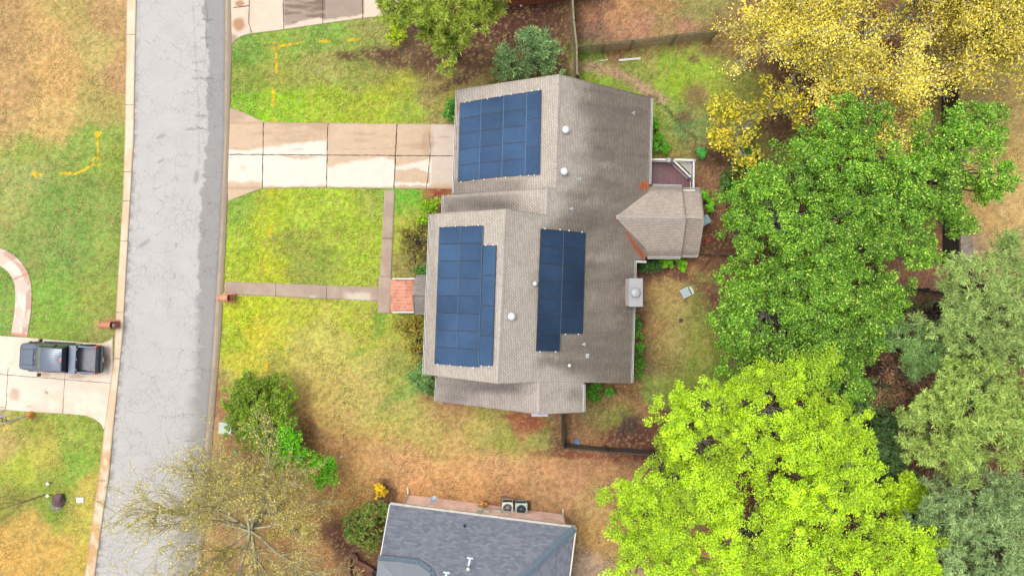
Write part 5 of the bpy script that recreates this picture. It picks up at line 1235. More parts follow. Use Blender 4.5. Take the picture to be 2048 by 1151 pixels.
    for s in (-1, 1):
        for a_, b_ in ((.42, .5), (-.62, -.54)): MB().bar(T(a_, s * 1.005, 1.03), T(a_ - .16, s * 1.005, 1.03), .03, .03).build('door_handle', M_dark, root)
        for xw in (1.95, -1.85):
            w_ = MB(); ax = T(xw, s * .99, .39); inn = T(xw, s * .72, .39); w_.tube([inn, inn.lerp(ax, .15), inn.lerp(ax, .85), ax], [.34, .39, .39, .34], 24); wh = w_.build('wheel', M_dark, root)
            ar = []
            for t in np.linspace(0, math.pi, 13): ar.append(T(xw + .47 * math.cos(t), s * 1.0, .42 + .43 * math.sin(t)))
            MB().tube(ar, .045, 6).build('wheel_arch', M_dark, root)
            r_ = MB(); ax2 = T(xw, s * 1.0, .39)
            r_.tube([inn.lerp(ax, .8), ax2], [.2, .23], 16); r_.build('rim', M_greym, wh)
    return root
truck()

# ================================================================ BASKETBALL HOOP
hp = empty('basketball_hoop', tuple(P(62, 829, 0)), 'white pole basketball hoop with orange padded base at the driveway edge', 'basketball hoop')
base = P(63, 829, 0); ph = 2.7
M_or = mat_plain('orange_pad', (240, 150, 40), .6, var=.2); M_blkm = mat_plain('black_steel', (40, 42, 44), .5, .3)
top = Vector((base.x, base.y, ph))
MB().tube([base, top], .065, 12).build('pole', M_white, hp)
MB().lathe((base.x, base.y, 0), [(.26, 0), (.28, .05), (.22, .24), (.14, .36), (.08, .4)], 14).build('base', M_or, hp)
bb = Vector((base.x - .10, base.y + .50, 3.25))      # backboard centre, ring towards the driveway
mb = MB()
for s in (-.28, .28):
    for z in (2.35, 2.7): mb.tube([Vector((base.x, base.y, z)), Vector((bb.x + s, bb.y - .04, z + .45))], .022, 6)
mb.tube([Vector((base.x, base.y, 2.0)), Vector((base.x - .1, base.y - .25, 2.6)), Vector((base.x, base.y, ph))], .02, 6); mb.tube([Vector((base.x, base.y - .22, 2.3)), Vector((base.x, base.y - .1, 1.2))], .02, 6); mb.build('struts', M_blkm, hp)
MB().box(tuple(bb), (1.6, .045, 1.05)).build('backboard', M_white, hp, bevel=.01)
MB().bar(bb + Vector((-.8, 0, .53)), bb + Vector((.8, 0, .53)), .06, .03).build('backboard_trim', M_blkm, hp)
rc = bb + Vector((0, .38, -.35)); rp = [rc + Vector((math.cos(t) * .23, math.sin(t) * .23, 0)) for t in np.linspace(0, 2 * math.pi, 25)]
mb = MB(); mb.tube(rp, .013, 6, cap=False); mb.bar(bb + Vector((0, .02, -.35)), rc - Vector((0, .22, 0)), .12, .04); rim_ = mb.build('rim', mat_plain('faded_rim', (190, 176, 180), .5), hp)
mb = MB()
for k in range(12):
    a0 = 2 * math.pi * k / 12
    for dr in (-1, 1): mb.tube([rc + Vector((math.cos(a0 + dr * t * .5) * (.23 - .09 * t), math.sin(a0 + dr * t * .5) * (.23 - .09 * t), -.4 * t)) for t in (0, .33, .66, 1)], .006, 4, cap=False)
mb.build('net', M_white, rim_)

# ================================================================ SMALL THINGS
def thing(name, px_, py_, label, cat, group=None, z=0): return empty(name, tuple(P(px_, py_, z)), label, cat, group)
# utility box
ub = thing('utility_cabinet', 449, 857, 'pale mint green utility cabinet beside the dark round shrub', 'utility box'); c = P(450, 856, .8)
M_mint = mat_plain('mint_paint', (196, 218, 204), .6, var=.12, scale=3); MB().box((c.x, c.y, .38), (.86, .76, .76), rz=R(-4)).build('cabinet', M_mint, ub, bevel=.03); MB().box((c.x, c.y, .78), (.92, .82, .06), rz=R(-4)).build('lid', M_mint, ub, bevel=.03); MB().box((c.x, c.y, .03), (1.05, .95, .06), rz=R(-4)).build('slab', mat_plain('pad', (150, 140, 128), .9), ub)
# rock, papers, landscape lights
rs = np.random.RandomState(4)
def rock(px_, py_, r, rgb, label, name='boulder', sq=.6):
    c = P(px_, py_, 0); bm = bmesh.new(); bmesh.ops.create_icosphere(bm, subdivisions=3, radius=r)
    for v in bm.verts:
        d = v.co.normalized(); k = 1 + .35 * (float(fbm(d.x * 2 + px_, d.y * 2 + d.z * 1.5, 3)) - .5) * 2; k *= 1 + .12 * (float(vnoise(d.x * 6, d.y * 6 + d.z * 5, 9)) - .5)
        v.co = Vector((d.x * r * k * 1.05, d.y * r * k, max(d.z, -.3) * r * sq * k))
    me = bpy.data.meshes.new(name); bm.to_mesh(me); bm.free(); o = link(name, me, mat_plain(name + '_stone', rgb, .9, var=.4, scale=4, bump=.5)); o.location = (c.x, c.y, r * sq * .3); return tag(o, label, 'rock')
rock(119, 998, .46, (118, 88, 88), 'dark purplish brown boulder on the front lawn by the street', sq=.8); rock(113, 1010, .36, (150, 144, 128), 'lower grey rock against the dark boulder on the lawn', 'grey_rock', .45)
for i, (x_, y_) in enumerate(((101, 964), (101, 988))):
    o = thing('path_light', x_, y_, 'pale square path light on the lawn, ' + ('the one farther from the boulder' if i == 0 else 'the one just above the boulder'), 'garden light', 'path lights'); c = P(x_, y_, 0)
    MB().tube([c, c + Vector((0, 0, .3))], .02, 8).build('stake', M_dark, o); MB().box((c.x, c.y, .32), (.22, .22, .05), rz=.6).build('cap', mat_plain('light_cap', (222, 224, 218), .5), o, bevel=.01); MB().box((c.x, c.y, .24), (.15, .15, .1), rz=.6).build('lamp_body', M_greym, o)
o = thing('yard_sign', 160, 999, 'small white rectangular board lying flat beside the boulder', 'board'); c = P(160, 999, .05)
MB().box((c.x, c.y, .06), (.52, .36, .03)).build('panel', M_whitem, o, bevel=.004); MB().box((c.x, c.y, .022), (.3, .2, .044)).build('foot', M_greym, o)
c = P(472, 903, 0); tag(MB().lathe((c.x, c.y, 0), [(.12, 0), (.12, .1), (.08, .14), (.01, .15)], 14).build('valve_cap', mat_plain('bright_green_plastic', (110, 224, 110), .5)), 'small bright green round cap under the sparse yellow tree', 'valve cap')
c = P(500, 912, 0); tag(MB().lathe((c.x, c.y, 0), [(.10, 0), (.10, .05), (.07, .07), (.01, .07)], 12).build('water_meter_lid', M_greym), 'small grey round lid in the leaves under the sparse yellow tree', 'lid')
c = P(682, 913, 0); mb = MB(); mb.box((c.x, c.y, .03), (.16, .1, .05), rz=.5); mb.box((c.x + .05, c.y + .05, .05), (.08, .1, .04), rz=1.2); tag(mb.build('litter', M_whitem), 'small crumpled white litter on the tan grass', 'litter')
# white boards in the back yard
def board(x0, y0, x1, y1, wd, label, off=.03):
    a = P(x0, y0, off); b = P(x1, y1, off); mb = MB(); mb.bar(a, b, wd, .03); mb.bar(a + Vector((.2, -.06, .02)), b - Vector((.1, -.02, -.02)), wd * .5, .02); return tag(mb.build('white_board', M_white), label, 'board', 'white boards in the back yard')
board(1238, 120.5, 1281, 117, .14, 'longer peeling white board lying in the back yard grass'); board(1199, 121, 1216, 119.5, .05, 'short thin white stick left of the longer board in the back yard'); 
# folded white-blue chair on the grass
fc = thing('folding_chair', 1371, 585, 'pale blue folding chair standing on the rear lawn', 'chair'); M_pb = mat_plain('pale_blue_metal', (206, 230, 238), .4, var=.05)
cc = P(1371, 585, .42); Mx = Matrix.Translation(cc) @ Matrix.Rotation(R(27), 4, 'Z')
mb = MB()
for k in range(6): mb.box((-.25 + k * .1, 0, 0), (.075, .56, .02), M=Mx)
mb.build('seat', M_pb, fc); mb = MB()
for s in (-1, 1): mb.bar(Mx @ Vector((-.34, s * .3, 0)), Mx @ Vector((.34, s * .3, 0)), .04, .04)
mb.build('seat_rail', M_white, fc)
for a_, b_ in ((-.3, -.28), (-.3, .28), (.3, -.28), (.3, .28)): MB().tube([Mx @ Vector((a_, b_, 0)), Mx @ Vector((a_ * 1.1, b_ * 1.1, -.42))], .018, 6).build('leg', M_white, fc)
mb = MB(); mb.tube([Mx @ Vector((.3, -.28, 0)), Mx @ Vector((.42, -.28, .4)), Mx @ Vector((.46, 0, .48)), Mx @ Vector((.42, .28, .4)), Mx @ Vector((.3, .28, 0))], .02, 6); mb.bar(Mx @ Vector((.40, -.26, .3)), Mx @ Vector((.40, .26, .3)), .14, .02); mb.build('backrest', M_white, fc)
c = P(1361, 640, 0); tag(MB().lathe((c.x, c.y, 0), [(.11, 0), (.14, .16), (.15, .16), (.12, .15), (.1, .04), (.01, .04)], 14).build('flower_pot', mat_plain('blue_black_pot', (52, 62, 78), .5)), 'small dark pot alone on the rear lawn', 'pot')
c = P(1414, 480, 0); tag(MB().lathe((c.x, c.y, 0), [(.13, 0), (.17, .28), (.19, .29), (.16, .28), (.12, .05), (.01, .05)], 16).build('bucket', mat_plain('red_plastic', (214, 72, 50), .45)), 'red bucket on bare ground beside the rear wing', 'bucket')
c = P(1499, 482, 0); tag(MB().lathe((c.x, c.y, 1.0), [(.10, 0), (.13, .2), (.01, .2)], 4).build('birdhouse', mat_plain('terracotta', (206, 110, 66), .7)), 'orange box glimpsed among the green tree leaves', 'box')
bw = thing('water_bowl', 1153, 882, 'blue plastic bowl on the bare dirt inside the lower fence', 'bowl'); c = P(1153, 882, 0); MB().lathe((c.x, c.y, 0), [(.24, 0), (.20, .14), (.22, .14), (.16, .12), (.14, .05), (.01, .05)], 20).build('bowl', mat_plain('blue_plastic', (104, 134, 188), .4, var=.15), bw)
tb_ = thing('garden_table', 1411, 440, 'small pale blue garden table at the edge of the rear wing roof', 'table'); cc = P(1409, 441, .7); Mx = Matrix.Translation(cc) @ Matrix.Rotation(R(30), 4, 'Z')
mb = MB(); mb.box((0, 0, 0), (.8, .62, .03), M=Mx); mb.build('table_top', mat_plain('pale_blue_glass', (176, 202, 214), .15, var=.2, scale=5), tb_)
for a_, b_ in ((-.34, -.26), (-.34, .26), (.34, -.26), (.34, .26)): MB().tube([Mx @ Vector((a_, b_, 0)), Mx @ Vector((a_, b_, -.7))], .02, 6).build('leg', M_whitem, tb_)
# brick planter wall and pot at the lower house entrance
pw = thing('planter_wall', 735, 1125, 'low curved brick planter wall with dark pot beside the lower house', 'planter')
M_pw = mat_brick('planter_brick', (172, 118, 96), (136, 88, 74), (176, 156, 136), .21, .1, 'Object', .012, var=.3)
mb = MB(); pts_ = [P(x_, y_, .45) for x_, y_ in ((700, 1160), (697, 1130), (700, 1114), (710, 1110), (714, 1122), (728, 1129), (746, 1140))]
for a, b in zip(pts_[:-1], pts_[1:]): mb.bar(a - Vector((0, 0, .2)), b - Vector((0, 0, .2)), .2, .44)
mb.build('wall', M_pw, pw); c = P(750, 1145, .4); MB().lathe((c.x, c.y, 0), [(.12, 0), (.19, .4), (.21, .42), (.17, .4), (.15, .3), (.01, .3)], 16).build('pot', M_dark, pw)
# ================================================================ VEGETATION
def rnd_dirs(rs, n, zmin=-1.0):
    z = rs.uniform(zmin, 1, n); t = rs.uniform(0, 2 * np.pi, n); r = np.sqrt(1 - z * z)
    return np.stack([r * np.cos(t), r * np.sin(t), z], -1)
def leaves(rs, cen, rad, per, size, pal, wts, bias=.5, squash=.7, aspect=.55, shell=.5, tintvar=.18, radial=0.0, tips=None):
    """rhombic leaves round many clump centres. cen (m,3), rad (m,)"""
    m = len(cen); n = m * per
    C_ = np.repeat(cen, per, 0); Rr = np.repeat(rad, per)
    d = rnd_dirs(rs, n, -.6); rr = rs.uniform(0, 1, n) ** shell
    pos = C_ + d * (Rr * rr)[:, None] * np.array([1, 1, squash])
    nor = rnd_dirs(rs, n, -1) * (1 - bias) + np.array([0, 0, 1.0]) * bias
    if radial > 0: 
        tan = d + rnd_dirs(rs, n) * (1 - radial) * .8
    else: tan = rnd_dirs(rs, n)
    nor /= np.linalg.norm(nor, axis=1, keepdims=True)
    if radial > 0:
        tan /= np.linalg.norm(tan, axis=1, keepdims=True); bit = np.cross(nor, tan); bit /= np.maximum(np.linalg.norm(bit, axis=1, keepdims=True), 1e-6)
    else:
        tan -= nor * (tan * nor).sum(1, keepdims=True); tan /= np.maximum(np.linalg.norm(tan, axis=1, keepdims=True), 1e-6); bit = np.cross(nor, tan)
    s = size * rs.uniform(.45, 1.5, n)
    l = (s)[:, None]; w_ = (s * aspect)[:, None]
    V = np.stack([pos + tan * l, pos + bit * w_, pos - tan * l, pos - bit * w_], 1).reshape(-1, 3)
    Q = np.arange(n * 4).reshape(n, 4)
    pa = np.array([alb(c, KL) for c in pal]); pk = rs.choice(len(pal), n, p=np.array(wts) / sum(wts)); c = pa[pk]
    lf = fbm(cen[:, 0] * .45, cen[:, 1] * .45 + cen[:, 2] * .4, 7, 3); ct = np.repeat((1 + (rs.rand(m) - .5) * 2 * tintvar) * (.58 + .84 * lf), per); c = c * ct[:, None] * rs.uniform(.88, 1.12, n)[:, None]
    if tips is not None:            # new growth of another colour at the clump tops
        k = (rs.rand(n) < tips[1]) & (d[:, 2] > .1) & (rr > .5); c[k] = np.array(alb(tips[0], KL)) * rs.uniform(.8, 1.2, k.sum())[:, None]
    c4 = np.repeat(c, 4, 0)
    return V, Q, np.clip(c4, 0, .9)
def tubes_np(segs, sides=4):
    """segs: list of (p0, p1, r0, r1) -> arrays"""
    S = np.array([(list(a) + list(b) + [r0, r1]) for a, b, r0, r1 in segs], float)
    a = S[:, :3]; b = S[:, 3:6]; d = b - a; d /= np.maximum(np.linalg.norm(d, axis=1, keepdims=True), 1e-6)
    up = np.tile(np.array([[.13, .27, .95]]), (len(S), 1)); s = np.cross(d, up); s /= np.maximum(np.linalg.norm(s, axis=1, keepdims=True), 1e-6); u = np.cross(s, d)
    V = np.empty((len(S), 2 * sides, 3))
    for k in range(sides):
        t = 2 * np.pi * k / sides; o = s * math.cos(t) + u * math.sin(t); V[:, k] = a + o * S[:, 6:7]; V[:, sides + k] = b + o * S[:, 7:8]
    base = (np.arange(len(S)) * 2 * sides)[:, None]
    Q = np.concatenate([base + np.array([[k, (k + 1) % sides, sides + (k + 1) % sides, sides + k]]) for k in range(sides)], 0)
    return V.reshape(-1, 3), Q
def bark_mat(name, rgb, rgb2): 
    m, nt, b = nodes(name); f = noise_fac(nt, 3.0, 5, .7, 'Object', (1, 1, .4), .4, .6)
    nt.links.new(mixc(nt, f, alb(rgb), alb(rgb2)), b.inputs['Base Color']); b.inputs['Roughness'].default_value = .95; return m
M_leaf = mat_leaf('leaf_green', .25); M_needle_leaf = mat_leaf('needle_green', .18)
M_barkg = bark_mat('grey_bark', (150, 142, 128), (104, 98, 82)); M_barkp = bark_mat('pale_lichen_bark', (222, 220, 204), (150, 146, 130)); M_barko = bark_mat('olive_bark', (232, 224, 178), (168, 160, 116)); M_barkd = bark_mat('dark_bark', (92, 76, 62), (62, 50, 42))
def limb(rs, a, b, r0, r1, segs, wob=.12, n=5, sag=0.0):
    a = np.array(a, float); b = np.array(b, float); L = np.linalg.norm(b - a); pts = [a]
    for i in range(1, n): t = i / n; pts.append(a + (b - a) * t + (rs.rand(3) - .5) * wob * L * math.sin(math.pi * t) * 1.3 + np.array([0, 0, sag * L * math.sin(math.pi * t)]))
    pts.append(b)
    for i in range(n): segs.append((pts[i], pts[i + 1], r0 + (r1 - r0) * i / n, r0 + (r1 - r0) * (i + 1) / n))
    return pts
def tree(name, label, cat, lobes, pal, wts, seed=1, leaf=.13, per=60, cl_r=(.45, .85), dens=1.0, bark=None, mat=None, group='trees', base=None, trunk_r=.22, bias=.5, aspect=.55, radial=0, tips=None, fork=.45, squash=.7, shell=.5, twigs=True, zmin=-.25, tintvar=.18, trunk=True, fillin=.35, drop=0.0, bough=.5):
    """lobes: (px, py, r_px, z) apparent crown masses"""
    rs = np.random.RandomState(seed); L = []
    for (lx, ly, lr, lz) in lobes: c = P(lx, ly, lz); L.append((np.array(c), lr * (CAM_H - lz) / FPX))
    cm = sum(c * r * r for c, r in L) / sum(r * r for c, r in L)
    if base is None: bx, by = cm[0], cm[1]
    else: q = P(*base, 0); bx, by = q.x, q.y
    root = empty(name, (bx, by, 0), label, cat, group)
    segs = []; CEN = []; RAD = []
    fz = cm[2] * fork; F = np.array([bx + (cm[0] - bx) * .4, by + (cm[1] - by) * .4, fz])
    if trunk: limb(rs, (bx, by, -.05), F, trunk_r, trunk_r * .75, segs, .04, 4)
    for c, r in L:
        vr = min(r * squash, c[2] * .62)
        lb = limb(rs, F if trunk else (bx, by, .03), c - np.array([0, 0, vr * .3]), trunk_r * .5 if trunk else .05, trunk_r * .2 if trunk else .03, segs, .12, 4)
        mc = float(np.mean(cl_r)); br = bough * r if r < 1.2 else min(max(mc * 1.9, .55), .5 * r)   # radius of one bough of foliage
        nbg = int(dens * 3.3 * (r / br) ** 2 * .62) + 2
        d = rnd_dirs(rs, nbg, zmin); k = rs.uniform(0, 1, nbg); rad_f = np.where(k < fillin, rs.uniform(.35, .75, nbg), rs.uniform(.72, 1.02, nbg))
        lump = 1 + .34 * (fbm(d[:, 0] * 2.2 + c[0], d[:, 1] * 2.2 + c[1] + d[:, 2], seed, 3) - .5) * 2
        bc = c + d * (r * rad_f * lump)[:, None] * np.array([1, 1, vr / r])
        if drop > 0: keep = rs.rand(nbg) > drop * (fbm(bc[:, 0] * .9, bc[:, 1] * .9, seed + 5, 2) > .5); bc = bc[keep]; nbg = len(bc)
        per_b = max(3, int(1.25 * (br / mc) ** 2)); brs = np.repeat(br * rs.uniform(.65, 1.25, nbg), per_b)
        n = nbg * per_b; dd = rnd_dirs(rs, n, -.35)
        pc = np.repeat(bc, per_b, 0) + dd * (brs * rs.uniform(.3, 1.0, n) ** .6)[:, None] * np.array([1, 1, .62])
        pc[:, 2] = np.maximum(pc[:, 2], .2)
        cr = rs.uniform(cl_r[0], cl_r[1], n)
        CEN.append(pc); RAD.append(cr)
        if twigs:
            for i in range(nbg):
                a = lb[rs.randint(2, 5)]; ends = limb(rs, a, bc[i], .03 + .012 * r, .014, segs, .18, 3)
                for j in range(i * per_b, (i + 1) * per_b, 3): segs.append((bc[i], pc[j], .012, .006))
    CEN = np.concatenate(CEN); RAD = np.concatenate(RAD)
    if segs:
        V, Q = tubes_np(segs, 6); np_mesh('trunk', V, Q, bark or M_barkg, root, smooth=True)
    V, Q, c = leaves(rs, CEN, RAD, per, leaf, pal, wts, bias, .75, aspect, shell, tintvar, radial, tips)
    if c is not None: np_mesh('crown', V, Q, mat or M_leaf, root, col=c)
    return root
def bush(name, label, lobes, pal, wts, seed, cat='shrub', group='garden shrubs', **k):
    a = dict(leaf=.06, per=24, cl_r=(.12, .2), bias=.45, fork=.3, trunk_r=.05, squash=.8, zmin=-.1, twigs=True, trunk=False, bark=M_barkd); a.update(k)
    return tree(name, label, cat, lobes, pal, wts, seed, group=group, **a)

# --- recursive branching tree, for the nearly bare ones
def branchy(name, label, base, lean, z0, spread, levels, nb_, pal, wts, seed, leaf=.06, leaves_per=6, bark=None, trunk_r=.24, up=.35, group='trees', cat='tree', jit=.35, decay=.62, lf_from=3, mat=None, r_decay=.52, az=None, lsz=.22, aspect=.5, tintvar=.15, droop=0.0, lenient=0, stem=None, keep=1.0, rmin=.004):
    rs = np.random.RandomState(seed); q = P(*base, 0); root = empty(name, tuple(q), label, cat, group); segs = []; tips = []
    f = np.array([q.x + lean[0], q.y + lean[1], z0]); limb(rs, (q.x, q.y, -.05), f, stem or trunk_r, (stem or trunk_r) * .8, segs, .05, 4)
    def rec(p, d, L, r, lv):
        d = d / np.linalg.norm(d); n = 5; pts = [p]; dd = d.copy()
        for i in range(n):
            dd = dd + (rs.rand(3) - .5) * jit * .6 + np.array([0, 0, up * .05 - droop * .04 * lv]); dd /= np.linalg.norm(dd); q_ = pts[-1] + dd * L / n
            segs.append((pts[-1], q_, r * (1 - .5 * i / n), r * (1 - .5 * (i + 1) / n))); pts.append(q_)
            if lv >= lf_from: tips.append(q_)
        if lv >= levels: return
        kids = nb_[lv]
        for j in range(kids):
            t = rs.uniform(.12, 1.0) if j else 1.0; k = min(n, max(1, int(round(t * n)))); b = pts[k]
            side = np.cross(dd, rnd_dirs(rs, 1)[0]); side /= np.linalg.norm(side); a = rs.uniform(.35, .95)
            nd = dd * math.cos(a) + side * math.sin(a) + np.array([0, 0, .12]); rec(b, nd, L * decay * rs.uniform(.7, 1.2), r * r_decay, lv + 1)
    n0 = nb_[0]
    for j in range(n0):
        a = 2 * np.pi * (j + rs.rand() * .6) / n0 if az is None else R(az[j % len(az)] + (rs.rand() - .5) * 10)
        e = rs.uniform(.25, 1.0) * up * 2 if not lenient else rs.choice([.35, .7, 1.4, 3.0]) 
        rec(f - np.array([0, 0, rs.uniform(0, .5)]), np.array([math.cos(a), math.sin(a), e]), spread * rs.uniform(.7, 1.15), trunk_r * rs.uniform(.22, .48), 1)
    segs = [(a_, b_, max(r0, rmin), max(r1, rmin)) for a_, b_, r0, r1 in segs]
    V, Q = tubes_np(segs, 4); np_mesh('trunk', V, Q, bark or M_barko, root, smooth=True)
    T_ = np.array(tips); T_ = T_[rs.rand(len(T_)) < keep]; V, Q, c = leaves(rs, T_, np.full(len(T_), lsz), leaves_per, leaf, pal, wts, .4, .8, aspect, .8, tintvar)
    np_mesh('crown', V, Q, mat or M_leaf, root, col=c); return root

# ---------------- greens of the photograph
LIME = [(172, 208, 14), (148, 190, 10), (200, 226, 34), (112, 152, 12)]; LW = [4, 3, 2, 2]
MIDG = [(104, 154, 28), (80, 128, 20), (146, 188, 50), (52, 94, 16)]; MW = [4, 3, 2.4, 2]
YEL = [(246, 222, 76), (226, 204, 66), (252, 238, 124), (184, 182, 78)]; YW = [4, 3, 2, 2]
PINE = [(170, 196, 106), (146, 176, 92), (196, 214, 122), (104, 136, 70)]; PW = [4, 3, 2, 2]
PINB = [(134, 170, 92), (108, 148, 80), (160, 190, 108), (78, 110, 60)]
# mid green broadleaf trees in the middle right
kw = dict(leaf=.062, per=80, dens=1.15, bias=.62, cl_r=(.26, .46), tips=((200, 216, 90), .07), trunk_r=.24, drop=.2)
tree('broadleaf_tree', 'mid green leafy tree directly right of the rear wing, with yellow-tipped leaves', 'tree', [(1560, 430, 105, 7.5), (1500, 400, 62, 6), (1600, 350, 70, 8), (1640, 470, 90, 8.5), (1475, 470, 40, 4.5)], MIDG, MW, 11, group='mid green broadleaf trees', **kw)
tree('broadleaf_tree', 'mid green leafy tree reaching up into the yellow tree', 'tree', [(1740, 310, 92, 8), (1660, 350, 60, 7.5), (1690, 250, 60, 8), (1790, 390, 80, 9), (1720, 400, 70, 8), (1640, 300, 50, 6.5)], MIDG, MW, 12, group='mid green broadleaf trees', **kw)
tree('broadleaf_tree', 'mid green leafy tree whose boughs stretch farthest right over the dry grass', 'tree', [(1890, 300, 92, 9), (1955, 245, 48, 8.5), (1860, 380, 70, 9), (1985, 345, 42, 9), (1900, 440, 44, 8), (1945, 380, 40, 8)], MIDG, MW, 13, group='mid green broadleaf trees', **kw)
tree('broadleaf_tree', 'mid green leafy tree left of the bare pinkish ground and fence corner', 'tree', [(1720, 500, 84, 8.5), (1740, 640, 56, 7.5), (1690, 600, 50, 7.5), (1660, 520, 50, 8), (1790, 470, 70, 8.5), (1660, 560, 74, 8), (1760, 570, 48, 7.5), (1840, 500, 34, 8)], MIDG, MW, 14, group='mid green broadleaf trees', **kw)
tree('broadleaf_tree', 'large mid green leafy tree just above the lime coloured trees', 'tree', [(1540, 620, 100, 7.5), (1490, 690, 66, 6), (1600, 680, 84, 7.5), (1560, 550, 70, 7.5), (1700, 710, 50, 6.5), (1470, 640, 40, 5), (1620, 590, 70, 8.5), (1480, 560, 44, 5.5), (1690, 650, 62, 7.5), (1660, 740, 70, 6.5)], MIDG, MW, 15, group='mid green broadleaf trees', **kw)
# understorey filling the shade below them
bush('understorey_shrub', 'dark green understorey shrub beneath the mid green trees at the upper left', [(1470, 355, 34, 2), (1500, 330, 30, 2)], [(60, 104, 34), (78, 128, 40), (98, 118, 52)], [3, 2, 1], 51, group='understorey shrubs', leaf=.10, cl_r=(.25, .45), per=46)
bush('understorey_shrub', 'dark green understorey shrub just below the dead brown brush', [(1710, 780, 50, 2.6), (1755, 830, 48, 2.6), (1770, 880, 44, 2.6)], [(86, 124, 66), (104, 140, 76), (124, 140, 84)], [3, 2, 1], 52, group='understorey shrubs', leaf=.10, cl_r=(.25, .45), per=46)
# lime trees
kl = dict(leaf=.056, per=86, dens=1.25, bias=.72, cl_r=(.26, .46), trunk_r=.24, drop=.3, tintvar=.28, group='lime green trees', bark=M_barkg, fillin=.3)
tree('lime_tree', 'bright lime green tree closest to the lower fence corner', 'tree', [(1400, 880, 90, 7), (1350, 820, 44, 6), (1320, 900, 50, 6), (1440, 800, 62, 7.5), (1380, 960, 80, 7.5), (1300, 990, 50, 6.5)], LIME, LW, 21, **kl)
tree('lime_tree', 'bright lime green tree with the topmost pointed crown among the lime trees', 'tree', [(1540, 820, 88, 9), (1500, 770, 46, 8.5), (1590, 760, 42, 8.5), (1600, 880, 90, 9.5), (1500, 890, 70, 8), (1620, 735, 36, 8)], LIME, LW, 22, **kl)
tree('lime_tree', 'bright lime green tree standing against the round-clumped pine', 'tree', [(1680, 860, 64, 10), (1700, 930, 62, 10.5), (1640, 960, 84, 10), (1725, 1000, 34, 10), (1580, 990, 70, 9)], LIME, LW, 23, **kl)
tree('lime_tree', 'bright lime green tree nearest the charcoal roof', 'tree', [(1290, 1040, 74, 6.5), (1250, 1000, 44, 5.5), (1350, 1080, 80, 7), (1270, 1120, 66, 7), (1420, 1030, 74, 8), (1400, 1140, 66, 7)], LIME, LW, 24, **kl)
tree('lime_tree', 'bright lime green tree at the middle of the bottom edge of the lime trees', 'tree', [(1520, 1060, 90, 9), (1480, 1130, 80, 8), (1600, 1110, 84, 9), (1560, 1170, 70, 8)], LIME, LW, 25, **kl)
tree('lime_tree', 'bright lime green tree touching the grey-green pines at the bottom edge', 'tree', [(1740, 1090, 70, 9.5), (1700, 1140, 70, 9), (1810, 1110, 58, 9.5), (1660, 1080, 48, 9), (1830, 1160, 56, 9)], LIME, LW, 26, **kl)
tree('lime_sapling', 'small lime green sapling alone between lime trees and grey-green pine', 'tree', [(1800, 975, 26, 6.5), (1835, 995, 28, 6.5), (1795, 1005, 22, 6)], LIME, LW, 27, **{**kl, 'cl_r': (.25, .45), 'trunk_r': .09, 'leaf': .085})
tree('lime_tree', 'duller olive lime tree behind the pointed lime crown', 'tree', [(1615, 748, 50, 8.5), (1640, 720, 28, 8.5)], [(150, 190, 20), (126, 168, 22), (176, 206, 36)], [3, 2, 2], 28, **{**kl, 'cl_r': (.3, .6)})
# pines
kp = dict(leaf=.13, aspect=.11, radial=.8, per=64, dens=1.25, cl_r=(.20, .32), bias=.3, mat=M_needle_leaf, bark=M_barkd, shell=.7, tintvar=.14, trunk_r=.26, fillin=.25, group='pine trees')
tree('pine_tree', 'pale olive pine beside the far fence corner at the right edge', 'tree', [(1960, 560, 60, 9), (1900, 640, 54, 8.5), (1990, 640, 70, 9.5), (2040, 560, 46, 9), (1960, 710, 56, 9), (1900, 560, 26, 8), (2050, 700, 50, 9), (2010, 500, 36, 8), (1930, 650, 60, 8)], PINE, PW, 31, drop=.0, **kp)
tree('pine_tree', 'blue-green pine with rounded clumps above the dead brown brush', 'tree', [(1810, 680, 44, 7.5), (1880, 700, 46, 7.5), (1840, 720, 36, 7), (1930, 740, 34, 7), (1770, 660, 26, 7)], PINB, PW, 32, **kp)
tree('pine_tree', 'dense pine of round yellow-green clumps at the right of the lime trees', 'tree', [(1860, 840, 62, 9), (1950, 800, 76, 10), (1970, 880, 82, 10.5), (2040, 830, 60, 10), (1820, 830, 30, 8.5), (1900, 760, 40, 9), (1880, 910, 34, 9), (1990, 770, 44, 9), (1820, 880, 30, 8), (1930, 930, 40, 9)], [(176, 202, 94), (150, 182, 84), (206, 220, 116), (98, 130, 60)], PW, 33, **{**kp, 'per': 60})
tree('pine_tree', 'large grey-green pine in the bottom right corner', 'tree', [(1950, 1000, 84, 9), (1890, 1080, 76, 8.5), (1990, 1090, 90, 9.5), (2050, 1010, 66, 9), (1920, 1160, 80, 8.5), (2050, 1150, 70, 9), (1870, 990, 44, 7.5), (1950, 1090, 60, 8), (2000, 960, 40, 8), (1830, 1030, 30, 6.5)], [(158, 186, 114), (132, 164, 102), (184, 206, 132), (96, 122, 76)], PW, 34, **{**kp, 'squash': .5})
tree('pine_tree', 'yellow-green pine hanging over the mulch bed at the top edge', 'tree', [(900, 30, 52, 8), (950, 45, 42, 7.5), (900, 95, 38, 6.5), (800, 10, 40, 7.5), (850, 10, 44, 8), (960, -10, 50, 8.5), (765, -5, 24, 7), (985, 20, 22, 7.5), (860, 60, 22, 6.5), (800, 36, 18, 6)], [(170, 188, 60), (140, 168, 54), (200, 206, 84), (104, 136, 48)], PW, 35, **{**kp, 'leaf': .15, 'per': 56})
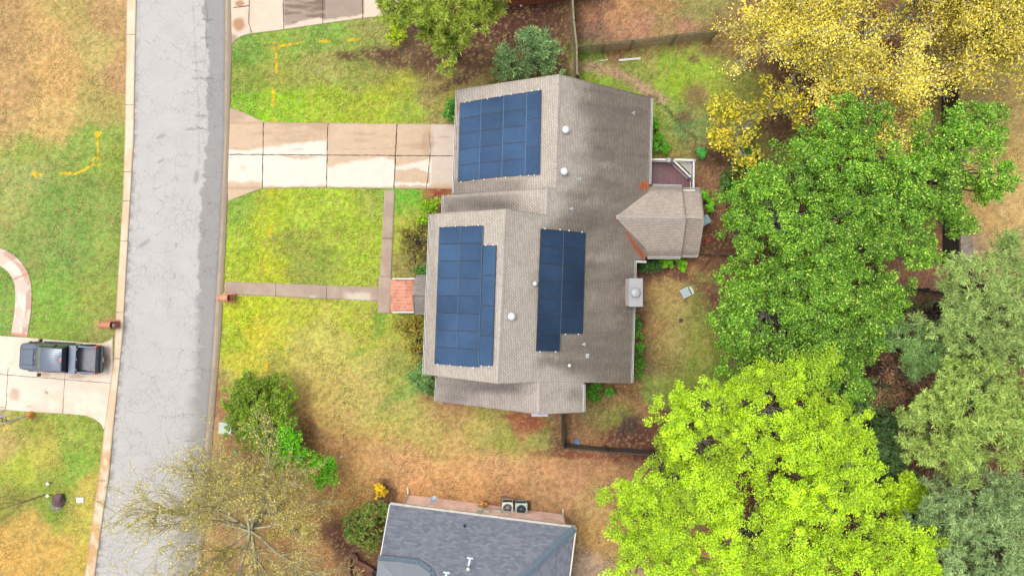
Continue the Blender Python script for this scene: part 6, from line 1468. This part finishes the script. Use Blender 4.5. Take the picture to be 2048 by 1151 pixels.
# dead brown brush between the pines, bare leaning snag
tree('dead_brush', 'brown dead brush pile with bare twigs between the pines and lime trees', 'brush', [(1800, 745, 46, 4.2), (1840, 765, 44, 4.2), (1765, 785, 34, 3.6), (1880, 745, 30, 4)], [(204, 156, 116), (160, 120, 90), (240, 180, 130), (120, 94, 72)], [3, 3, 1, 2], 41, leaf=.10, aspect=.14, per=34, cl_r=(.3, .55), trunk=False, bark=M_barkg, drop=.2, group=None, radial=.3)
branchy('bare_tree', 'pale bare leafless tree over the dark far fence', (1845, 625), (.9, .1), 3.0, 2.4, 4, [6, 4, 3, 3], [(120, 130, 70), (150, 140, 100)], [1, 1], 42, leaf=.05, leaves_per=1, bark=M_barkp, trunk_r=.09, up=.3, group='bare trees')
# tall yellow tree at the top right: pale bark, loose yellow leaf
ky = dict(leaf=.062, leaves_per=8, bark=M_barkp, lf_from=3, lsz=.62, aspect=.6, jit=.7, lenient=1, r_decay=.62, keep=.62, rmin=.012, group='yellow leaved trees')
branchy('yellow_tree', 'tall yellow leaved tree with thick pale trunk at the top right', (1735, 70), (1.3, .9), 5.5, 4.3, 5, [13, 6, 4, 3, 2], YEL, YW, 61, trunk_r=.36, up=.26, **{**ky, 'leaves_per': 6})
branchy('yellow_tree', 'yellow leaved tree leaning over the wooden fence at the left of the yellow trees', (1560, 120), (-.5, .3), 4.5, 3.5, 5, [12, 6, 4, 3, 2], YEL, YW, 62, trunk_r=.24, up=.3, **{**ky, 'leaves_per': 5})
branchy('yellow_tree', 'yellow leaved tree at the right nearest the dry grass', (1830, 125), (.8, .2), 5.0, 3.3, 5, [11, 6, 4, 3, 2], YEL, YW, 63, trunk_r=.22, up=.32, **{**ky, 'leaves_per': 5})
branchy('yellow_tree', 'thin yellow leaved tree spilling over the top of the green canopy', (1625, 225), (.3, -.2), 6.0, 2.5, 5, [9, 5, 4, 3, 2], YEL, YW, 68, trunk_r=.18, up=.25, **{**ky, 'leaves_per': 4})
tree('yellow_shrub_tree', 'lower olive yellow tree above the green trees and dirt bank', 'tree', [(1500, 250, 50, 4.5), (1450, 220, 30, 3.5), (1560, 200, 46, 5), (1480, 300, 34, 3.5), (1440, 275, 18, 3)], [(206, 188, 44), (160, 158, 48), (226, 200, 60), (120, 132, 50)], [3, 3, 2, 2], 64, leaf=.10, per=34, cl_r=(.35, .65), drop=.4, trunk_r=.12, group='yellow leaved trees', bark=M_barkp)
tree('yellow_shrub_tree', 'small yellow-tinged tree poking out over the green canopy below the yellow trees', 'tree', [(1620, 330, 26, 6.5), (1600, 310, 20, 6)], [(206, 180, 60), (176, 166, 60), (150, 156, 60)], [3, 2, 2], 65, leaf=.09, per=34, cl_r=(.3, .5), drop=.2, trunk_r=.1, group='yellow leaved trees', bark=M_barkg)
tree('lime_tree', 'soft green tree in the top right corner', 'tree', [(1985, 40, 40, 5.5), (2030, 20, 40, 6), (1960, 75, 22, 5), (2040, 90, 30, 5)], [(160, 204, 40), (130, 180, 44), (206, 210, 50)], [3, 2, 2], 66, **{**kl, 'drop': .5, 'per': 40})
branchy('yellow_tree', 'yellow leaved tree filling the top right corner', (1950, 5), (.2, .4), 4.5, 2.2, 5, [6, 4, 3, 3, 2], YEL, YW, 67, trunk_r=.16, up=.3, **{**ky, 'leaves_per': 4})
# sparse budding tree over the street at the lower left
branchy('budding_tree', 'nearly bare olive barked tree with fine yellow buds spreading over the street', (556, 1006), (-.75, -.75), 3.4, 4.6, 5, [9, 9, 6, 5, 3], [(226, 204, 70), (200, 186, 80), (240, 220, 96), (170, 160, 90)], [3, 2, 2, 1], 71, leaf=.045, leaves_per=1, bark=M_barko, trunk_r=.30, up=.28, group='bare trees', lf_from=4, lsz=.2, jit=.42, decay=.60, r_decay=.42, stem=.36, keep=.75, rmin=.008)
branchy('bare_tree', 'bare twiggy brown tree reaching in from the left edge', (92, 988), (-.9, -.2), 1.2, 2.0, 4, [6, 4, 3, 3], [(150, 130, 70)], [1], 72, leaf=.03, leaves_per=1, bark=bark_mat('tan_bark', (150, 124, 84), (96, 74, 52)), trunk_r=.05, up=.3, group='bare trees', az=[170, 190, 205, 220, 150], jit=.2)
# shrubs
DG = [(96, 134, 30), (70, 108, 30), (128, 160, 40), (52, 82, 30)]
bush('round_shrub', 'big dark olive round shrub beside the mint utility cabinet', [(526, 822, 74, 1.7), (520, 802, 58, 1.6), (542, 845, 54, 1.5)], [(128, 168, 28), (100, 136, 32), (164, 196, 48), (150, 146, 80)], [4, 3, 2, 2], 81, leaf=.06, per=60, cl_r=(.2, .34), dens=1.5, squash=.75)
VG = [(124, 214, 24), (96, 188, 22), (160, 230, 40), (64, 140, 24)]
bush('bright_shrub', 'vivid green shrub touching the lower side of the big olive shrub', [(582, 880, 28, 2.2), (570, 905, 30, 2.0), (600, 912, 28, 1.9), (575, 862, 16, 2.2)], VG, [4, 3, 2, 1], 82, cl_r=(.18, .32))
bush('bright_shrub', 'vivid green shrub farthest right at the end of the bright shrubs', [(640, 935, 28, 1.9), (655, 960, 24, 1.7), (615, 930, 18, 1.8), (662, 925, 14, 1.6)], VG, [4, 3, 2, 1], 83, cl_r=(.18, .32))
bush('yellow_flowering_bush', 'small golden yellow bush by the corner of the lower house', [(760, 978, 15, .7)], [(250, 208, 20), (226, 186, 18), (180, 180, 40)], [4, 2, 1], 84, cl_r=(.1, .2))
bush('foundation_shrub', 'green and reddish shrub against the left side of the charcoal roofed house', [(740, 1050, 40, 1.5), (735, 1080, 26, 1.2), (725, 1040, 30, 1.2), (755, 1020, 24, 1.4), (715, 1060, 20, 1)], [(110, 150, 52), (136, 164, 66), (174, 134, 88), (78, 118, 40)], [4, 3, 2.2, 2], 85)
bush('round_bush', 'small clipped yellow-green ball bush in the upper mulch bed', [(797, 66, 20, 1.0)], [(178, 200, 10), (140, 170, 14), (204, 220, 40)], [3, 2, 1], 86, cl_r=(.09, .16), leaf=.05, per=30)
bush('cedar_bush', 'grey-green feathery bush above the peak of the main roof', [(1060, 110, 38, 2.6), (1020, 130, 34, 2), (1085, 135, 32, 2), (1070, 80, 22, 2.8), (1010, 110, 18, 2), (1100, 100, 20, 2.4)], [(150, 184, 112), (120, 160, 94), (176, 204, 134), (92, 130, 74)], [4, 3, 2, 2], 87, leaf=.10, aspect=.22, per=60, cl_r=(.2, .4), radial=.4)
bush('garden_shrub', 'two-tone green shrub at the upper corner of the driveway', [(906, 216, 17, 1.4), (896, 226, 10, .9), (908, 234, 12, 1)], [(60, 130, 56), (84, 160, 50), (170, 206, 40)], [3, 3, 1.2], 88)
bush('garden_shrub', 'bright yellow-green rounded shrub left of the middle roof eave', [(860, 414, 22, 1.2), (850, 440, 14, .9)], [(136, 184, 16), (104, 156, 20), (172, 206, 30)], [4, 3, 2], 89, cl_r=(.12, .22))
TW = [(136, 132, 50), (112, 110, 50), (176, 170, 50), (120, 84, 66)]
kt = dict(drop=.3, per=18, leaf=.06, cl_r=(.2, .36), zmin=0.0)
bush('twiggy_shrub', 'sparse brownish shrub between the steps walkway and the front roof eave', [(838, 480, 26, 1), (830, 515, 28, 1), (815, 470, 18, .6), (845, 450, 16, .9)], TW, [3, 3, 2, 2], 90, **kt)
bush('twiggy_shrub', 'sparse golden brown shrub just below the brick steps', [(815, 655, 26, .9), (838, 680, 30, 1.1), (845, 705, 24, 1.0), (835, 640, 18, 1)], [(176, 160, 40), (138, 122, 50), (110, 84, 56), (196, 180, 60)], [3, 3, 2, 1], 91, **kt)
bush('garden_shrub', 'soft grey-green shrub near the lower left corner of the main house', [(850, 740, 22, .9), (858, 765, 22, .9), (835, 755, 20, .6), (868, 780, 12, .8)], [(120, 160, 84), (96, 140, 68), (140, 176, 100)], [3, 3, 2], 92)
bush('garden_shrub', 'small dark green shrub beside the little porch roof', [(842, 540, 12, .8)], [(60, 120, 44), (84, 150, 50)], [2, 1], 93)
bush('garden_shrub', 'dark green shrub tucked below the lower side of the rear wing', [(1305, 530, 18, .9), (1283, 530, 10, .9)], [(60, 108, 44), (84, 138, 44), (48, 84, 44)], [3, 2, 2], 94)
bush('garden_shrub', 'brighter green shrub at the right end below the rear wing', [(1340, 525, 16, .8), (1362, 528, 12, .8), (1326, 524, 10, .8)], [(130, 196, 30), (96, 166, 30), (156, 214, 50)], [3, 2, 2], 95)
for i, (hx_, hy_, hr_) in enumerate(((1274, 640, 10), (1276, 665, 10), (1277, 698, 11), (1277, 724, 11), (1276, 747, 8))):
    bush('hedge_plant', 'small green plant along the right eave, ' + ('first below the chimney', 'second below the chimney', 'middle one of five', 'fourth below the chimney', 'lowest, next to the fallen branch')[i], [(hx_, hy_, hr_, .8)], [(84, 150, 30), (60, 116, 34), (110, 176, 40), (110, 80, 60)], [3, 2, 2, 1], 960 + i, group='plants along the right eave')
bush('understorey_shrub', 'dark green understorey shrub between lime sapling and grey-green pine', [(1780, 960, 60, 2.4), (1760, 920, 40, 2.2)], [(86, 124, 66), (104, 140, 76), (124, 140, 84)], [3, 2, 1], 53, group='understorey shrubs', leaf=.10, cl_r=(.25, .45), per=46)
bush('garden_shrub', 'low green plants in the corner under the rear lower eave', [(1182, 780, 9, .5), (1196, 774, 7, .5), (1218, 782, 8, .5), (1190, 794, 8, .4)], [(96, 160, 40), (70, 124, 44)], [2, 1], 97)
bush('garden_shrub', 'leafy green plants between the roof edge and the deck railing', [(1306, 292, 12, .8), (1318, 276, 8, .5), (1334, 296, 10, .6), (1309, 250, 8, .6)], [(110, 180, 30), (84, 150, 36)], [2, 1], 98)
bush('garden_shrub', 'small mint green plant beside the outer corner of the deck', [(1403, 306, 9, .6)], [(96, 196, 84), (70, 160, 70)], [2, 1], 99)
bush('garden_shrub', 'fresh green plants along the outer edge of the rear wing roof', [(1410, 395, 11, .7), (1418, 412, 10, .7)], [(120, 196, 40), (96, 170, 40)], [2, 1], 100)
branchy('dry_shrub', 'dead grey branching shrub inside the lower fenced yard', (1256, 846), (0, 0), .15, .75, 4, [12, 4, 3, 3], [(120, 100, 90)], [1], 43, leaf=.02, leaves_per=1, bark=bark_mat('grey_twig', (142, 128, 122), (104, 92, 88)), trunk_r=.045, up=.6, group='bare trees', cat='shrub')
branchy('fallen_branch', 'dead tan branch lying out from the right eave of the main house', (1270, 750), (.05, .03), .25, 1.2, 4, [5, 3, 3, 2], [(180, 150, 110)], [1], 44, leaf=.02, leaves_per=1, bark=bark_mat('tan_twig', (196, 168, 132), (150, 124, 94)), trunk_r=.035, up=.12, group='bare trees', cat='branch', az=[30, 42, 50, 12, -8])
bush('flowering_bush', 'tiny peach flowering plant at the wall of the lower house', [(968, 1013, 9, .4)], [(236, 170, 90), (190, 140, 70), (120, 120, 50)], [2, 2, 1], 45)
bush('understorey_shrub', 'olive understorey shrub in the shade beside the far fence corner', [(1830, 640, 40, 2.2), (1800, 610, 24, 1.6), (1870, 650, 34, 2)], [(96, 116, 60), (124, 132, 76), (120, 90, 70)], [3, 2, 2], 54, group='understorey shrubs', leaf=.09, cl_r=(.25, .4), per=30, drop=.4)
